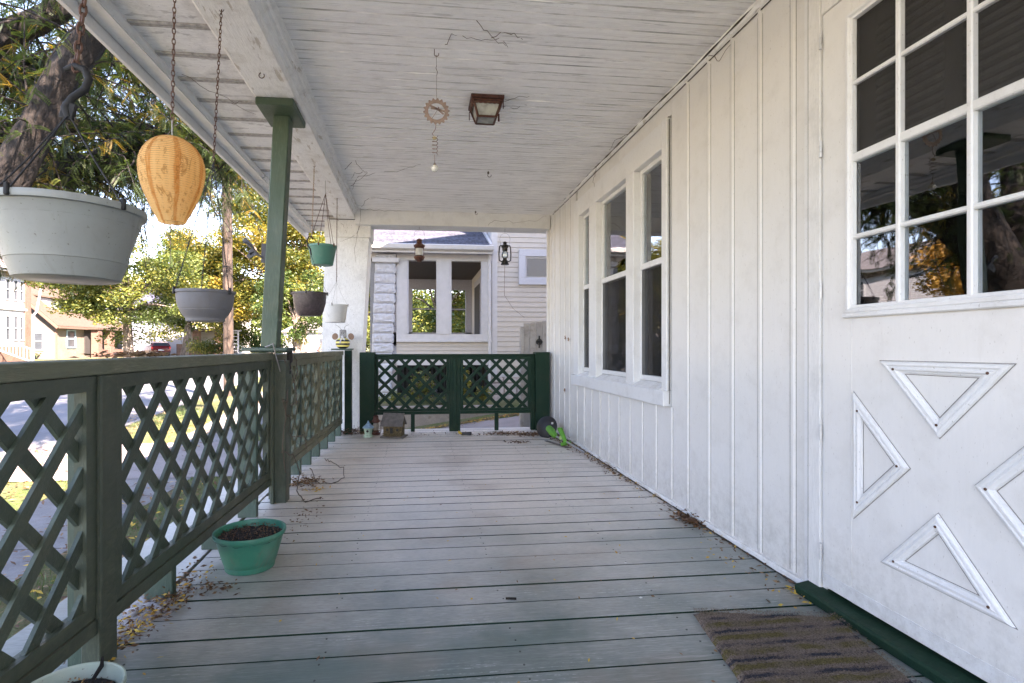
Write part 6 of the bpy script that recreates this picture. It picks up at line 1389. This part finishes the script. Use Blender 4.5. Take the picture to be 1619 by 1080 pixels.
def tree(label, base, h_tr, r_tr, crown, mat, nb_, per, size, tint=(.5, .2), lean=0, barkm=None, kind='maple_tree', squash=.75):
    (cx_, cy_, cz_), (ra, rb, rc) = crown
    t = thing(kind, label, 'tree', base)
    b = MB(); b.tube([(base[0], base[1], base[2]-.1), (base[0], base[1], base[2]+.3), (base[0]+(cx_-base[0])*.5, base[1], base[2]+h_tr*.6), (cx_, cy_, cz_-rc*.2), (cx_, cy_, cz_+rc*.5)], [r_tr*1.5, r_tr*1.1, r_tr, r_tr*.6, r_tr*.2], 12, rough=.15, seed=cx_); obj('trunk', b, barkm or M['bark_far'], t, smooth=True)
    blobs = []; b = MB()
    for k in range(nb_):
        d = Vector((random.gauss(0, 1), random.gauss(0, 1), random.gauss(0, 1))).normalized(); s = random.uniform(.45, .95)
        c = Vector((cx_+d.x*ra*s, cy_+d.y*rb*s, cz_+d.z*rc*s)); rr_ = random.uniform(.16, .30)*(ra+rb+rc)/3; blobs.append((tuple(c), (rr_*1.25, rr_*1.25, rr_*squash)))
        if k % 2 == 0: m_ = Vector((cx_, cy_, cz_-rc*.35)); b.tube([m_, m_.lerp(c, .5)+Vector((0, 0, .15)), c], [r_tr*.35, r_tr*.2, r_tr*.06], 5, cap=False)
    obj('branches', b, barkm or M['bark_far'], t, fix=False); blob_leaves(blobs, per, size, 'crown', mat, t, tint, droop=.12); return t
LMp, LY, LG, LO = M['leaf_maple'], M['leaf_yellow'], M['leaf_green'], M['leaf_orange']
tree('spreading yellow green maple with pale trunk across the street', (-16.13, 32, -.35), 2.2, .26, ((-16.3, 32, 4.55), (4.5, 4.0, 3.5)), LMp, 60, 620, .17, (.5, .22), squash=.6)
tree('tall yellow maple right of the utility pole', (-11.6, 43.5, -.4), 4, .3, ((-11.6, 43.5, 8.2), (4.6, 4.5, 5.6)), LY, 62, 560, .22, (.45, .24))
tree('yellow maple between the pole and the green post', (-15.2, 46, -.3), 4, .3, ((-15.6, 46, 6.8), (3.6, 4, 5.6)), LY, 44, 560, .22, (.36, .25))
tree('broad dark green tree behind the brown basket', (-8.6, 39.5, -.5), 2.5, .25, ((-8.8, 39.5, 3.8), (3.4, 3, 2.8)), LG, 36, 620, .2, (.6, .22))
tree('green tree left behind the grey round basket', (-21.5, 52, -.1), 3, .3, ((-21, 52, 6.5), (4.5, 4.2, 5.2)), LMp, 46, 560, .24, (.35, .22))
tree('leafy green tree behind the blue grey house', (-31, 76, 0), 5, .4, ((-31, 76, 9), (7, 6, 6)), LMp, 46, 420, .34, (.45, .2))
tree('orange brown autumn tree behind the white clapboard house', (-44, 62, 0), 5, .4, ((-43, 62, 8.2), (8, 6, 5)), LO, 52, 420, .32, (.5, .25))
tree('orange tree behind the tan brick house chimney side', (-40, 72, 0), 5, .4, ((-39, 70, 6.6), (5, 5, 4)), LO, 34, 420, .32, (.55, .25))
tree('yellow green tree just left of the block pier', (-2.6, 24.4, -.5), 3, .2, ((-2.5, 24.4, 4.4), (1.9, 2.2, 4.2)), LMp, 40, 520, .15, (.4, .25))
tree('leafy tree seen through the neighbouring porch windows', (.8, 24, -.2), 3, .2, ((.8, 24, 3.6), (3.0, 2.4, 3.2)), LG, 52, 560, .15, (.72, .22))
tree('left grey trunked tree on the sunny far lawn', (-10.7, 51.5, -.5), 6, .32, ((-10.7, 52, 11), (4.2, 4, 5)), LY, 34, 420, .24, (.35, .25))
tree('right grey trunked tree on the sunny far lawn', (-9.3, 51.4, -.5), 6, .30, ((-7.2, 53, 9.5), (3.8, 4, 5)), LMp, 34, 420, .24, (.4, .25))
tree('orange maple farther left down the street', (-22, 20, -.1), 3, .25, ((-22, 20.5, 4.4), (3.2, 3.2, 3.0)), LO, 34, 460, .2, (.7, .2))
tree('yellow tree beyond the white gabled house', (-38, 30, 0), 4, .3, ((-38, 28, 8), (6, 8, 5)), LY, 44, 360, .32, (.5, .25))
tree('pale green tree behind the white gabled house', (-40, 10, 0), 4, .3, ((-40, 8, 8), (6, 9, 5)), LMp, 44, 360, .32, (.4, .25))
def shrub(label, c, r, n, mat, size, tint=(.5, .2)):
    t = thing('shrub', label, 'shrub', c); b = MB()
    for k in range(5): a = random.uniform(0, 6.28); b.tube([c, (c[0]+math.cos(a)*r[0]*.6, c[1]+math.sin(a)*r[1]*.6, c[2]+r[2]*1.2)], [.03, .01], 5)
    obj('stem', b, M['bark_far'], t); blobs = [((c[0]+random.uniform(-.6, .6)*r[0], c[1]+random.uniform(-.6, .6)*r[1], c[2]+r[2]*random.uniform(.5, 1.3)), (r[0]*.5, r[1]*.5, r[2]*.5)) for _ in range(9)]
    blob_leaves(blobs, n, size, 'leaves', mat, t, tint); return t
shrub('green bush behind the utility pole foot', (-17.5, 48, -.2), (2.6, 1.5, 1.3), 420, LMp, .18, (.35, .2)); shrub('dark green hedge clump right of the utility pole', (-13.0, 47, -.4), (2.2, 1.5, 1.6), 460, LG, .18, (.3, .2)); shrub('low bush by the tan brick gable wall', (-31.5, 46.8, -.05), (1.6, .5, .35), 300, LMp, .12, (.3, .2)); shrub('bush beside the brown brick porch', (-19.2, 58, -.05), (1.3, 1.2, .9), 340, LG, .2, (.7, .2)); shrub('flowering pink bush seen between column and block pier', (-2.1, 16.5, -.5), (.5, .5, .6), 700, M['leaf_orange'], .08, (.7, .3)); shrub('dark bush behind the two grey trunks', (-6.6, 49, -.5), (1.6, 1.4, 1.1), 420, LG, .18, (.4, .2))
# far wood closing the horizon
blobs = []
for k in range(150):
    a = rad(random.uniform(-62, 22)); d = random.uniform(100, 150); blobs.append(((math.sin(a)*d, math.cos(a)*d, random.uniform(1, 12)), (6.5, 6.5, 4.2)))
fw2 = blob_leaves(blobs, 62, .95, 'far_wood', M['leaf_maple'], None, (.3, .2)); tag(fw2, 'continuous belt of far autumn trees closing the horizon', 'woods')
